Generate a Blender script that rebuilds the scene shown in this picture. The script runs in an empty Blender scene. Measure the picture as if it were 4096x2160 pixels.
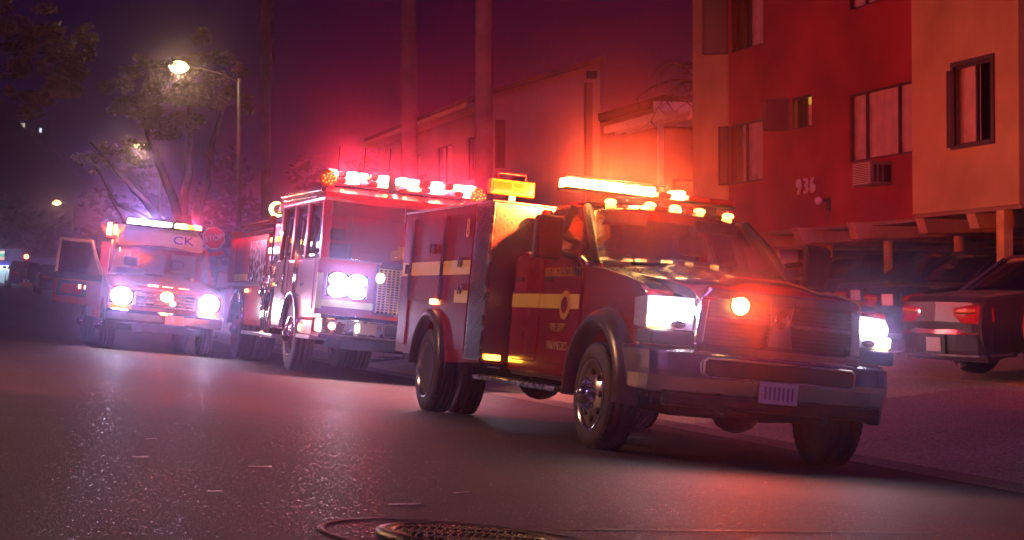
import bpy, bmesh, math, random
from mathutils import Vector, Matrix
random.seed(7)
RAD = math.radians
sc = bpy.context.scene
col = sc.collection

# ------------------------------------------------------------------ camera
cam = bpy.data.cameras.new('camera')
cam.sensor_width = 36.0
cam.lens = 1800.0 / 1024.0 * 36.0
cam.clip_start = 0.05
cam.clip_end = 2000.0
camo = bpy.data.objects.new('camera', cam)
col.objects.link(camo)
camo.location = (0, 0, 1.3)
camo.rotation_euler = (RAD(90 + 1.337), 0, RAD(-18.025))
sc.camera = camo

# ------------------------------------------------------------------ night sky
world = bpy.data.worlds.new('World')
sc.world = world
world.use_nodes = True
wn = world.node_tree.nodes
wl = world.node_tree.links
wn.clear()
wo = wn.new('ShaderNodeOutputWorld')
bg = wn.new('ShaderNodeBackground')
sky = wn.new('ShaderNodeTexSky')
sky.sky_type = 'NISHITA'
sky.sun_disc = False
sky.sun_elevation = RAD(-3.0)
sky.sun_rotation = RAD(200)
tint = wn.new('ShaderNodeMixRGB')
tint.blend_type = 'MIX'
tint.inputs[0].default_value = 0.9
tint.inputs[2].default_value = (0.105, 0.014, 0.40, 1)      # violet city glow
wl.new(sky.outputs[0], tint.inputs[1])
wl.new(tint.outputs[0], bg.inputs[0])
bg.inputs[1].default_value = 0.065
wl.new(bg.outputs[0], wo.inputs[0])

violet_fill = bpy.data.lights.new('violet_fill', 'SUN')  # violet fill added from behind the camera to tint dark surfaces
violet_fill.energy = 0.30
violet_fill.angle = RAD(10)
violet_fill.color = (0.46, 0.22, 1.0)
violet_fill_obj = bpy.data.objects.new('violet_fill', violet_fill)
col.objects.link(violet_fill_obj)
violet_fill_obj.rotation_euler = (RAD(52), 0, RAD(-12))

sc.view_settings.view_transform = 'Standard'
sc.view_settings.look = 'None'
sc.view_settings.exposure = -0.3
sc.view_settings.gamma = 1.0
sc.view_settings.use_curve_mapping = False
sc.render.engine = 'CYCLES'
cy = sc.cycles
cy.use_denoising = True
cy.max_bounces = 5
cy.diffuse_bounces = 2
cy.glossy_bounces = 3
cy.transmission_bounces = 4
cy.transparent_max_bounces = 12
cy.volume_bounces = 0
cy.sample_clamp_indirect = 4.0
cy.caustics_reflective = False
cy.caustics_refractive = False
HAZE_DENSITY = 0.0038
HEAD = (0.56, 0.50, 1.0)
# lamp powers (watts); each lamp's own light sits in its builder below
AMBER_W = 1600      # rescue truck light bar
BEACON_W = 260      # beacon in its grille
RESCUE_W = 28       # its headlights
ENG_W = 190         # fire engine headlights
RED_W = 260         # fire engine light bars, per lamp
AMB_W = 200         # ambulance headlights
BLUE_W = 230        # ambulance light bar
UNSEEN_LAMP_W = 3500  # assumed unseen street lamp on the opposite kerb; scaled for the one added behind

# ------------------------------------------------------------------ materials
M = {}
def mat(name, c, rough=0.5, metal=0.0, var=0.12, scale=6.0, bump=0.0, bscale=40.0, coat=0.0, spec=0.5, dirt=None, rvar=0.0):
    """principled material whose colour wanders with noise; fine bump; optional coat"""
    m = bpy.data.materials.new(name)
    m.use_nodes = True
    nt = m.node_tree
    b = nt.nodes['Principled BSDF']
    tc = nt.nodes.new('ShaderNodeTexCoord')
    nz = nt.nodes.new('ShaderNodeTexNoise')
    nz.inputs['Scale'].default_value = scale
    nz.inputs['Detail'].default_value = 5
    nt.links.new(tc.outputs['Object'], nz.inputs['Vector'])
    ramp = nt.nodes.new('ShaderNodeValToRGB')
    ramp.color_ramp.elements[0].position = 0.3
    ramp.color_ramp.elements[1].position = 0.7
    d = dirt if dirt else tuple(x * (1 - 2 * var) for x in c)
    ramp.color_ramp.elements[0].color = (*d, 1)
    ramp.color_ramp.elements[1].color = (*[min(1, x * (1 + var)) for x in c], 1)
    nt.links.new(nz.outputs['Fac'], ramp.inputs['Fac'])
    nt.links.new(ramp.outputs['Color'], b.inputs['Base Color'])
    b.inputs['Roughness'].default_value = rough
    b.inputs['Metallic'].default_value = metal
    b.inputs['Specular IOR Level'].default_value = spec
    if coat:
        b.inputs['Coat Weight'].default_value = coat
        b.inputs['Coat Roughness'].default_value = 0.06
    if rvar:
        mr = nt.nodes.new('ShaderNodeMapRange')
        mr.inputs['From Min'].default_value = 0.3
        mr.inputs['From Max'].default_value = 0.7
        mr.inputs['To Min'].default_value = max(0.02, rough - rvar)
        mr.inputs['To Max'].default_value = min(1, rough + rvar)
        nt.links.new(nz.outputs['Fac'], mr.inputs['Value'])
        nt.links.new(mr.outputs['Result'], b.inputs['Roughness'])
    if bump:
        n2 = nt.nodes.new('ShaderNodeTexNoise')
        n2.inputs['Scale'].default_value = bscale
        n2.inputs['Detail'].default_value = 3
        nt.links.new(tc.outputs['Object'], n2.inputs['Vector'])
        bp = nt.nodes.new('ShaderNodeBump')
        bp.inputs['Strength'].default_value = bump
        bp.inputs['Distance'].default_value = 0.02
        nt.links.new(n2.outputs['Fac'], bp.inputs['Height'])
        nt.links.new(bp.outputs['Normal'], b.inputs['Normal'])
    M[name] = m
    return m

def glow(name, c, s):
    m = bpy.data.materials.new(name)
    m.use_nodes = True
    b = m.node_tree.nodes['Principled BSDF']
    b.inputs['Base Color'].default_value = (*c, 1)
    b.inputs['Emission Color'].default_value = (*c, 1)
    b.inputs['Emission Strength'].default_value = s
    b.inputs['Roughness'].default_value = 0.25
    M[name] = m
    return m

def glass(name, tintc, op):
    """window glass: clear tinted pane with fresnel reflection"""
    m = bpy.data.materials.new(name)
    m.use_nodes = True
    nt = m.node_tree
    nt.nodes.clear()
    o = nt.nodes.new('ShaderNodeOutputMaterial')
    mx = nt.nodes.new('ShaderNodeMixShader')
    tr = nt.nodes.new('ShaderNodeBsdfTransparent')
    tr.inputs[0].default_value = (*tintc, 1)
    gl = nt.nodes.new('ShaderNodeBsdfGlossy')
    gl.inputs['Roughness'].default_value = 0.04
    lw = nt.nodes.new('ShaderNodeLayerWeight')
    fr = nt.nodes.new('ShaderNodeMath')
    fr.operation = 'POWER'
    fr.inputs[1].default_value = 5.0
    nt.links.new(lw.outputs['Facing'], fr.inputs[0])
    mm = nt.nodes.new('ShaderNodeMath')
    mm.operation = 'MULTIPLY_ADD'
    mm.inputs[1].default_value = 0.9
    mm.inputs[2].default_value = op
    nt.links.new(fr.outputs[0], mm.inputs[0])
    nt.links.new(mm.outputs[0], mx.inputs[0])
    nt.links.new(tr.outputs[0], mx.inputs[1])
    nt.links.new(gl.outputs[0], mx.inputs[2])
    nt.links.new(mx.outputs[0], o.inputs[0])
    M[name] = m
    return m

mat('red_paint', (0.27, 0.005, 0.018), 0.22, 0.0, 0.08, 2.0, coat=0.9, dirt=(0.21, 0.005, 0.015))
mat('bumper_chrome', (0.82, 0.78, 0.80), 0.20, 1.0, 0.05, 5.0, rvar=0.05)
mat('engine_red', (0.42, 0.018, 0.016), 0.28, 0.0, 0.08, 2.0, coat=0.7, dirt=(0.34, 0.018, 0.016))
mat('cream_paint', (0.72, 0.62, 0.42), 0.35, 0.0, 0.06, 3.0, coat=0.3)
mat('yellow_stripe', (0.66, 0.47, 0.10), 0.42, 0.0, 0.06, 5.0)
mat('gold_letter', (0.62, 0.42, 0.12), 0.35, 0.4, 0.05)
mat('chrome', (0.72, 0.70, 0.72), 0.10, 1.0, 0.05, 8.0, rvar=0.05)
mat('satin_chrome', (0.62, 0.58, 0.60), 0.36, 1.0, 0.06, 6.0)
mat('amber_lit_chrome', (0.80, 0.62, 0.30), 0.34, 1.0, 0.06, 6.0)  # chrome yellowed to carry the amber lamp light in its colour
mat('steel', (0.52, 0.51, 0.52), 0.26, 1.0, 0.10, 10.0, rvar=0.08)
mat('plate_mark', (0.34, 0.28, 0.36), 0.5)
mat('diamond_plate', (0.36, 0.34, 0.36), 0.28, 1.0, 0.04, 3.0)
mat('black_plastic', (0.020, 0.019, 0.021), 0.42, 0.0, 0.2, 9.0, bump=0.08, bscale=180)
mat('fender_black', (0.035, 0.033, 0.037), 0.30, 0.0, 0.2, 5.0)
mat('rubber', (0.022, 0.021, 0.022), 0.62, 0.0, 0.25, 7.0, bump=0.25, bscale=90, dirt=(0.030, 0.028, 0.026))
mat('undercarriage', (0.015, 0.014, 0.014), 0.7, 0.2, 0.3, 7.0)
mat('interior', (0.055, 0.050, 0.055), 0.7, 0.0, 0.2, 5.0)
mat('seat_cloth', (0.22, 0.19, 0.19), 0.8, 0.0, 0.15, 9.0)
mat('yellow_gear', (0.70, 0.42, 0.04), 0.6, 0.0, 0.15, 8.0)
mat('amber_lit_case', (0.80, 0.52, 0.05), 0.4, 0.0, 0.1, 8.0)  # light bar's amber glow put into the case colour
mat('white_paint', (0.75, 0.74, 0.72), 0.4, 0.0, 0.06)
mat('plate_white', (0.88, 0.85, 0.84), 0.5, 0.0, 0.05)
mat('letter_dark', (0.05, 0.05, 0.22), 0.5)
mat('red_lens', (0.45, 0.012, 0.010), 0.12, 0.0, 0.1, 20, coat=0.6)
mat('amber_lens', (0.72, 0.25, 0.02), 0.12, 0.0, 0.1, 20, coat=0.6)
mat('clear_lens', (0.55, 0.56, 0.62), 0.08, 0.3, 0.1, 20, coat=0.6)
glass('car_glass', (0.72, 0.70, 0.74), 0.05)
glass('dark_glass', (0.35, 0.33, 0.38), 0.06)
glow('amber_white', (1.0, 0.66, 0.16), 26)
glow('amber_glow', (1.0, 0.40, 0.04), 14)
glow('amber_dim', (1.0, 0.36, 0.03), 3)
glow('red_glow', (1.0, 0.06, 0.025), 9)
glow('red_hot', (1.0, 0.30, 0.13), 9)
glow('white_glow', (0.90, 0.93, 1.0), 75)
glow('white_hot', (1.0, 0.90, 0.72), 12)
glow('blue_white', (0.66, 0.62, 1.0), 40)
glow('marker_yellow', (1.0, 0.62, 0.12), 7)
glow('lamp_yellow', (1.0, 0.80, 0.34), 4)

# ------------------------------------------------------------------ mesh builder
class MB:
    def __init__(s):
        s.v = []; s.f = []; s.sm = []
    def add(s, vs, fs, smooth=False):
        o = len(s.v)
        s.v += [tuple(p) for p in vs]
        s.f += [tuple(o + i for i in f) for f in fs]
        s.sm += [smooth] * len(fs)
        return s
    def box(s, x0, x1, y0, y1, z0, z1):
        return s.add([(x0,y0,z0),(x1,y0,z0),(x1,y1,z0),(x0,y1,z0),(x0,y0,z1),(x1,y0,z1),(x1,y1,z1),(x0,y1,z1)],
                     [(0,3,2,1),(4,5,6,7),(0,1,5,4),(1,2,6,5),(2,3,7,6),(3,0,4,7)])
    def obox(s, c, u, v, w):
        """box from centre and three half-axis vectors"""
        c, u, v, w = map(Vector, (c, u, v, w))
        P = [c + a*u + b*v + d*w for d in (-1,1) for (a,b) in ((-1,-1),(1,-1),(1,1),(-1,1))]
        return s.add(P, [(0,3,2,1),(4,5,6,7),(0,1,5,4),(1,2,6,5),(2,3,7,6),(3,0,4,7)])
    def prism(s, poly, axis, a, b):
        n = len(poly)
        def pt(u, v, t):
            return {'x': (t,u,v), 'y': (u,t,v), 'z': (u,v,t)}[axis]
        vs = [pt(u,v,a) for u,v in poly] + [pt(u,v,b) for u,v in poly]
        fs = [tuple(range(n)), tuple(range(2*n-1, n-1, -1))]
        fs += [(i, i+n, (i+1)%n+n, (i+1)%n) for i in range(n)]
        return s.add(vs, fs)
    def loft(s, rings, caps=True, smooth=True, closed=True):
        n = len(rings[0])
        vs = [p for r in rings for p in r]
        fs = []
        for k in range(len(rings)-1):
            for i in range(n if closed else n-1):
                j = (i+1) % n
                fs.append((k*n+i, k*n+j, (k+1)*n+j, (k+1)*n+i))
        s.add(vs, fs, smooth)
        if caps and closed:
            s.add(rings[0], [tuple(range(n-1,-1,-1))])
            s.add(rings[-1], [tuple(range(n))])
        return s
    def tube(s, pts, r, n=8, smooth=True):
        pts = [Vector(p) for p in pts]
        rs = r if isinstance(r, (list, tuple)) else [r]*len(pts)
        rings = []
        ref = None
        for i, p in enumerate(pts):
            d = (pts[min(i+1,len(pts)-1)] - pts[max(i-1,0)]).normalized()
            if ref is None:
                ref = Vector((0,0,1)) if abs(d.z) < 0.9 else Vector((1,0,0))
            u = d.cross(ref).normalized()
            w = u.cross(d).normalized()
            ref = w
            rings.append([p + rs[i]*(math.cos(2*math.pi*k/n)*u + math.sin(2*math.pi*k/n)*w) for k in range(n)])
        return s.loft(rings, True, smooth)
    def lathe(s, prof, axis='z', c=(0,0,0), n=24, smooth=True, caps=True):
        rings = []
        for r, h in prof:
            ring = []
            for k in range(n):
                a = 2*math.pi*k/n
                u, v = r*math.cos(a), r*math.sin(a)
                p = {'z': (u,v,h), 'y': (u,h,v), 'x': (h,u,v)}[axis]
                ring.append((p[0]+c[0], p[1]+c[1], p[2]+c[2]))
            rings.append(ring)
        return s.loft(rings, caps, smooth)
    def ball(s, c, rx, ry=None, rz=None, nu=12, nv=8):
        ry = ry or rx; rz = rz or rx
        rings = []
        for j in range(nv+1):
            t = math.pi*(0.02 + 0.96*j/nv)
            rings.append([(c[0]+rx*math.sin(t)*math.cos(2*math.pi*k/nu), c[1]+ry*math.sin(t)*math.sin(2*math.pi*k/nu), c[2]+rz*math.cos(t)) for k in range(nu)])
        return s.loft(rings, True, True)
    def sheet(s, grid, smooth=True):
        nr, nc = len(grid), len(grid[0])
        return s.add([p for r in grid for p in r],
                     [(i*nc+j, i*nc+j+1, (i+1)*nc+j+1, (i+1)*nc+j) for i in range(nr-1) for j in range(nc-1)], smooth)
    def mesh(s, name):
        me = bpy.data.meshes.new(name)
        me.from_pydata(s.v, [], s.f)
        me.polygons.foreach_set('use_smooth', s.sm)
        bm = bmesh.new(); bm.from_mesh(me)
        bmesh.ops.recalc_face_normals(bm, faces=bm.faces)
        bm.to_mesh(me); bm.free()
        return me
    def build(s, name, m, parent=None, bevel=0.0, loc=None, rot=None, seg=2, solid=0.0, sub=0, kind=None):
        o = bpy.data.objects.new(name, s.mesh(name))
        o.data.materials.append(M[m])
        col.objects.link(o)
        o.parent = parent
        if loc: o.location = loc
        if rot: o.rotation_euler = rot
        if solid:
            md = o.modifiers.new('solid', 'SOLIDIFY'); md.thickness = solid; md.offset = 0
        if bevel:
            md = o.modifiers.new('bevel', 'BEVEL'); md.width = bevel; md.segments = seg; md.limit_method = 'ANGLE'; md.angle_limit = RAD(40)
            md.harden_normals = False
        if sub:
            md = o.modifiers.new('sub', 'SUBSURF'); md.levels = sub; md.render_levels = sub
        if kind: o['kind'] = kind
        return o

def same(o, parent=None, loc=None, rot=None, name=None):
    c = o.copy(); col.objects.link(c)
    if name: c.name = name
    c.parent = parent
    if loc is not None: c.location = loc
    if rot is not None: c.rotation_euler = rot
    return c

def tag(o, label, cat, group=None):
    o['label'] = label; o['category'] = cat
    if group: o['group'] = group
    return o

def thing(name, label, cat, matrix=None, loc=None, group=None):
    o = bpy.data.objects.new(name, None)
    o.empty_display_size = 0.2
    col.objects.link(o)
    if matrix is not None: o.matrix_world = matrix
    if loc: o.location = loc
    return tag(o, label, cat, group)

def part_empty(name, parent, loc=(0,0,0), rot=(0,0,0)):
    o = bpy.data.objects.new(name, None); o.empty_display_size = 0.1
    col.objects.link(o); o.parent = parent; o.location = loc; o.rotation_euler = rot
    return o

def struct(o):
    o['kind'] = 'structure'
    return o

def text(name, s, size, m, parent, loc, rot, depth=0.004, sx=1.0):
    cu = bpy.data.curves.new(name, 'FONT')
    cu.body = s; cu.size = size; cu.extrude = depth
    cu.align_x = 'CENTER'; cu.align_y = 'CENTER'
    t = bpy.data.objects.new(name, cu)
    col.objects.link(t)
    dg = bpy.context.evaluated_depsgraph_get()
    me = bpy.data.meshes.new_from_object(t.evaluated_get(dg))
    bpy.data.objects.remove(t)
    o = bpy.data.objects.new(name, me)
    me.materials.clear(); me.materials.append(M[m])
    col.objects.link(o)
    o.parent = parent; o.location = loc; o.rotation_euler = rot; o.scale = (sx, 1, 1)
    return o
SIDE_R = (RAD(90), 0, 0)            # lettering on a vehicle's right flank
FRONT = (RAD(90), 0, RAD(90))       # lettering on a vehicle's front
WALL = (RAD(90), 0, RAD(-90))       # lettering on a wall that faces the street

def lamp(parent, loc, c, w, r=0.04, spot=None, size=90, blend=0.6, name='lamp_light'):
    l = bpy.data.lights.new(name, 'SPOT' if spot else 'POINT')
    l.energy = w; l.color = c; l.shadow_soft_size = r
    if spot:
        l.spot_size = RAD(size); l.spot_blend = blend
    o = bpy.data.objects.new(name, l)
    col.objects.link(o); o.parent = parent; o.location = loc
    if spot:
        o.rotation_euler = Vector(spot).to_track_quat('-Z', 'Y').to_euler()
    return o

# ------------------------------------------------------------------ terrain heights
GY = 0.0128
def rise(y):
    return GY*y + (0.022*(y-48) if y > 48 else 0.0)
def hroad(x):
    return 0.5534 - 0.0944*x
GUT = hroad(7.55)                      # road edge
def hside(x):
    if x <= 7.55: return hroad(x)
    if x <= 8.1: return GUT - 0.03*(x-7.55)/0.55
    if x <= 12.2: return GUT - 0.03 + (x-8.1)*0.098
    return GUT - 0.03 + 4.1*0.098 + (x-12.2)*0.062
def ground_z(x, y):
    return hside(x) + rise(y)
def vmatrix(x, y, fwd, gx, gy, dz=0.0):
    f = Vector((fwd[0], fwd[1], fwd[0]*gx + fwd[1]*gy)).normalized()
    u = Vector((-gx, -gy, 1)).normalized()
    u = (u - f*u.dot(f)).normalized()
    l = u.cross(f)
    m = Matrix(((f.x,l.x,u.x,x),(f.y,l.y,u.y,y),(f.z,l.z,u.z,ground_z(x,y)+dz),(0,0,0,1)))
    return m
# ------------------------------------------------------------------ ground materials
def ground_mat(name, c, rough, speck=None, grain=140.0, bump=0.5, rvar=0.1, patch=(0.7, 1.25)):
    m = bpy.data.materials.new(name); m.use_nodes = True
    nt = m.node_tree; L = nt.links
    b = nt.nodes['Principled BSDF']
    tc = nt.nodes.new('ShaderNodeTexCoord')
    big = nt.nodes.new('ShaderNodeTexNoise'); big.inputs['Scale'].default_value = 0.55; big.inputs['Detail'].default_value = 6
    fine = nt.nodes.new('ShaderNodeTexNoise'); fine.inputs['Scale'].default_value = grain*0.6; fine.inputs['Detail'].default_value = 3
    vor = nt.nodes.new('ShaderNodeTexVoronoi'); vor.inputs['Scale'].default_value = grain
    for n in (big, fine, vor): L.new(tc.outputs['Object'], n.inputs['Vector'])
    mr = nt.nodes.new('ShaderNodeMapRange')
    mr.inputs['From Min'].default_value = 0.3; mr.inputs['From Max'].default_value = 0.7
    mr.inputs['To Min'].default_value = patch[0]; mr.inputs['To Max'].default_value = patch[1]
    L.new(big.outputs['Fac'], mr.inputs['Value'])
    mr2 = nt.nodes.new('ShaderNodeMapRange')
    mr2.inputs['From Min'].default_value = 0.25; mr2.inputs['From Max'].default_value = 0.75
    mr2.inputs['To Min'].default_value = 0.35; mr2.inputs['To Max'].default_value = 1.9
    L.new(fine.outputs['Fac'], mr2.inputs['Value'])
    mu = nt.nodes.new('ShaderNodeMath'); mu.operation = 'MULTIPLY'
    L.new(mr.outputs['Result'], mu.inputs[0]); L.new(mr2.outputs['Result'], mu.inputs[1])
    vm = nt.nodes.new('ShaderNodeVectorMath'); vm.operation = 'SCALE'; vm.inputs[0].default_value = c
    L.new(mu.outputs[0], vm.inputs['Scale'])
    L.new(vm.outputs[0], b.inputs['Base Color'])
    mr3 = nt.nodes.new('ShaderNodeMapRange')
    mr3.inputs['From Min'].default_value = 0.3; mr3.inputs['From Max'].default_value = 0.7
    mr3.inputs['To Min'].default_value = rough-rvar; mr3.inputs['To Max'].default_value = min(1, rough+rvar)
    L.new(big.outputs['Fac'], mr3.inputs['Value'])
    if speck:
        sp = nt.nodes.new('ShaderNodeValToRGB')
        sp.color_ramp.elements[0].position = 1-speck; sp.color_ramp.elements[0].color = (1,1,1,1)
        sp.color_ramp.elements[1].position = 1-speck+0.02; sp.color_ramp.elements[1].color = (0.42,0.42,0.42,1)
        sx = nt.nodes.new('ShaderNodeSeparateXYZ'); L.new(vor.outputs['Color'], sx.inputs[0]); L.new(sx.outputs[0], sp.inputs[0])
        mm = nt.nodes.new('ShaderNodeMath'); mm.operation = 'MULTIPLY'
        L.new(mr3.outputs['Result'], mm.inputs[0]); L.new(sp.outputs[0], mm.inputs[1]); L.new(mm.outputs[0], b.inputs['Roughness'])
    else:
        L.new(mr3.outputs['Result'], b.inputs['Roughness'])
    bp = nt.nodes.new('ShaderNodeBump'); bp.inputs['Strength'].default_value = bump; bp.inputs['Distance'].default_value = 0.006
    bp2 = nt.nodes.new('ShaderNodeBump'); bp2.inputs['Strength'].default_value = 0.25; bp2.inputs['Distance'].default_value = 0.02
    L.new(vor.outputs['Distance'], bp.inputs['Height'])
    L.new(fine.outputs['Fac'], bp2.inputs['Height'])
    L.new(bp2.outputs['Normal'], bp.inputs['Normal'])
    L.new(bp.outputs['Normal'], b.inputs['Normal'])
    M[name] = m
    return m
ground_mat('asphalt', (0.060, 0.051, 0.066), 0.64, grain=110, bump=0.8, rvar=0.05, patch=(0.72, 1.25), speck=0.055)
ground_mat('concrete', (0.45, 0.39, 0.31), 0.72, grain=60, bump=0.25, patch=(0.75, 1.15))
ground_mat('gutter_concrete', (0.22, 0.205, 0.19), 0.62, grain=60, bump=0.25, patch=(0.6, 1.15))
ground_mat('soil', (0.035, 0.034, 0.026), 0.9, grain=20, bump=0.6)
ground_mat('tar', (0.030, 0.028, 0.028), 0.46, grain=25, bump=0.15)
ground_mat('iron', (0.11, 0.10, 0.10), 0.34, grain=80, bump=0.25)
M['iron'].node_tree.nodes['Principled BSDF'].inputs['Metallic'].default_value = 0.8
mat('stucco_red', (0.42, 0.055, 0.055), 0.85, 0, 0.20, 0.7, bump=0.35, bscale=60)
mat('stucco_cream', (0.60, 0.46, 0.18), 0.85, 0, 0.16, 0.7, bump=0.35, bscale=60)
mat('stucco_pale', (0.42, 0.34, 0.30), 0.85, 0, 0.12, 0.7, bump=0.3, bscale=40)
mat('soffit_plaster', (0.36, 0.27, 0.17), 0.85, 0, 0.15, 0.8, bump=0.2, bscale=40)
mat('beam_paint', (0.62, 0.48, 0.28), 0.7, 0, 0.12, 3.0)
mat('column_paint', (0.74, 0.56, 0.16), 0.55, 0, 0.15, 3.0)
mat('back_wall', (0.20, 0.13, 0.10), 0.9, 0, 0.15, 0.8)
mat('window_frame', (0.10, 0.075, 0.06), 0.45, 0.3, 0.1, 6.0)
mat('aluminium', (0.35, 0.33, 0.32), 0.4, 0.8, 0.1, 8.0)
mat('curtain', (0.88, 0.76, 0.55), 0.9, 0, 0.10, 4.0)
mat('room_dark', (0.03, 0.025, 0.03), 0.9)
glow('lit_room', (1.0, 0.66, 0.10), 0.75)
mat('roof_tile', (0.10, 0.06, 0.05), 0.9, 0, 0.2, 3)
glass('pane_glass', (0.96, 0.95, 0.96), 0.03)
def mesh_screen():
    m = bpy.data.materials.new('insect_screen'); m.use_nodes = True
    nt = m.node_tree; b = nt.nodes['Principled BSDF']
    b.inputs['Base Color'].default_value = (0.10, 0.07, 0.06, 1); b.inputs['Roughness'].default_value = 0.8
    b.inputs['Alpha'].default_value = 0.35
    M['insect_screen'] = m
mesh_screen()
mat('bark', (0.09, 0.065, 0.055), 0.9, 0, 0.3, 4.0, bump=0.8, bscale=9)
mat('palm_bark', (0.24, 0.17, 0.14), 0.9, 0, 0.2, 2.5, bump=0.8, bscale=14)
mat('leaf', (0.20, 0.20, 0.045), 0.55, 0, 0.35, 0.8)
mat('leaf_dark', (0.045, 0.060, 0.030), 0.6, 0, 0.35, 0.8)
mat('dry_frond', (0.20, 0.13, 0.07), 0.8, 0, 0.25, 2.0)
mat('pole_steel', (0.34, 0.31, 0.29), 0.5, 0.5, 0.12, 4.0)
mat('sign_red', (0.85, 0.04, 0.04), 0.45, 0, 0.05)
mat('sign_white', (0.78, 0.76, 0.74), 0.45, 0, 0.05)
mat('sign_orange', (0.80, 0.25, 0.02), 0.5, 0, 0.08)

# ------------------------------------------------------------------ terrain
def strip(name, xs, ys, m, dz=0.0, f=ground_z):
    mb = MB()
    mb.sheet([[(x, y, f(x, y)+dz) for x in xs] for y in ys], False)
    return struct(mb.build(name, m))
def rng(a, b, n): return [a + (b-a)*i/n for i in range(n+1)]
YS = [-45, -20, 0, 8, 16, 24, 32, 40, 48, 60, 80, 100, 130]
big = [-420, -200, -100, -60, -30, -12]
strip('ground', [-400,-200,-80,-30,-12.5,0,7.5,8.1,12.2,30,80,200,400], [-60,-20,0,16,32,48,80,130,200,400,900], 'soil', -0.16,
      lambda x, y: hside(max(-12.5, min(x, 30))) + rise(min(y, 200)))
strip('road', rng(-6.0, 7.55, 8), YS, 'asphalt')
strip('gutter', [7.555, 7.8, 8.1], YS, 'gutter_concrete', 0.004)
# driveway of poured slabs with open joints
drive = struct(MB().sheet([[(x, y, ground_z(x, y)-0.03) for x in (8.1, 12.2, 18, 26)] for y in (1, 10, 20, 30, 36.5)], False).build('driveway', 'soil'))
edges_x = [8.115, 9.75, 12.2, 15.0, 17.9, 21.0, 25.8]
edges_y = [1.5, 5.0, 8.6, 12.0, 15.4, 18.6, 21.9, 25.1, 28.2, 31.6, 35.0]
for i in range(len(edges_x)-1):
    for j in range(len(edges_y)-1):
        a, b, c, d = edges_x[i], edges_x[i+1]-0.014, edges_y[j], edges_y[j+1]-0.014
        e = random.uniform(-0.003, 0.003)
        mb = MB()
        top = [(x, y, ground_z(x, y)+e) for x, y in ((a,c),(b,c),(b,d),(a,d))]
        bot = [(x, y, z-0.06) for x, y, z in top]
        mb.add(top+bot, [(0,1,2,3),(4,7,6,5),(0,4,5,1),(1,5,6,2),(2,6,7,3),(3,7,4,0)])
        mb.build('slab', 'concrete', drive)
# beyond the driveway: kerb, sidewalk squares and a yard
kb = MB()
for y0, y1 in zip([35.3, 48, 70], [48, 70, 130]):
    vs = []
    for y in (y0, y1):
        z = ground_z(8.1, y)
        vs += [(8.1, y, z-0.05), (8.1, y, z+0.13), (8.26, y, z+0.14), (8.26, y, z-0.05)]
    kb.add(vs, [(0,1,5,4),(1,2,6,5),(2,3,7,6),(0,3,2,1),(4,5,6,7)])
struct(kb.build('kerb', 'gutter_concrete', bevel=0.015))
walk = strip('sidewalk', [8.265, 9.9], [35.3, 48, 70, 130], 'soil', 0, lambda x, y: ground_z(8.1, y)+0.11)
for j in range(24):
    y0 = 35.35 + j*1.52; y1 = y0 + 1.505
    mb = MB()
    top = [(x, y, ground_z(8.1, y)+0.142) for x, y in ((8.27,y0),(9.88,y0),(9.88,y1),(8.27,y1))]
    bot = [(x, y, z-0.05) for x, y, z in top]
    mb.add(top+bot, [(0,1,2,3),(4,7,6,5),(0,4,5,1),(1,5,6,2),(2,6,7,3),(3,7,4,0)])
    mb.build('paving_square', 'concrete', walk)
strip('yard', [9.9, 15.5, 30], [35.3, 48, 70, 130], 'soil', 0.0, lambda x, y: ground_z(8.1, y)+0.145+(x-9.9)*0.03)
# far side of the street
strip('far_sidewalk', [-9.5, -6.15], YS, 'concrete', 0.13, lambda x, y: hroad(-6)+rise(y))
# old trench seam and a cracked joint in the asphalt, reaching from the manhole cover towards the driveway
def seam(name, pts, w, m, dz):
    mb = MB()
    L, Rr = [], []
    for i, (x, y) in enumerate(pts):
        a = Vector(pts[max(0, i-1)]); b = Vector(pts[min(len(pts)-1, i+1)])
        d = (b-a).normalized(); n = Vector((-d.y, d.x))*w*0.5*random.uniform(0.7, 1.3)
        L.append((x+n.x, y+n.y, ground_z(x, y)+dz)); Rr.append((x-n.x, y-n.y, ground_z(x, y)+dz))
    mb.sheet([L, Rr], True)
    return struct(mb.build(name, m))
def wob(a, b, n, s):
    return [(a[0]+(b[0]-a[0])*i/n+random.uniform(-s, s), a[1]+(b[1]-a[1])*i/n+random.uniform(-s, s)) for i in range(n+1)]
seam('trench_seam', wob((2.45, 6.95), (4.75, 7.85), 26, 0.006), 0.035, 'tar', 0.004)
seam('asphalt_joint', wob((1.9, 18.6), (5.2, 19.6), 30, 0.012), 0.03, 'tar', 0.004)
seam('asphalt_crack', wob((0.5, 24.2), (4.9, 24.6), 40, 0.02), 0.025, 'tar', 0.004)

# manhole cover
def tilt(x, y): return vmatrix(x, y, (0, -1), -0.0944, GY, 0.004)
mh = thing('manhole_cover', 'round cast iron manhole cover with raised studs in the asphalt', 'manhole', tilt(1.93, 6.40))
MB().lathe([(0.30,0.0),(0.30,0.016),(0.335,0.02),(0.36,0.014),(0.362,0.0)], n=48, caps=False).build('frame_ring', 'iron', mh)
MB().lathe([(0.548,0.0),(0.555,0.003),(0.568,0.003),(0.575,0.0)], n=64, caps=False).build('asphalt_collar', 'tar', mh)
MB().lathe([(0.001,0.008),(0.29,0.008),(0.292,0.0)], n=48).build('lid', 'iron', mh)
studs = MB()
for i in range(-7, 8):
    for j in range(-9, 10):
        x, y = i*0.036, j*0.030
        if x*x+y*y < 0.27**2 and (abs(i) > 0 or abs(j) > 2) and not (i % 5 == 2):
            studs.box(x-0.013, x+0.013, y-0.010, y+0.010, 0.007, 0.023)
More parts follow.
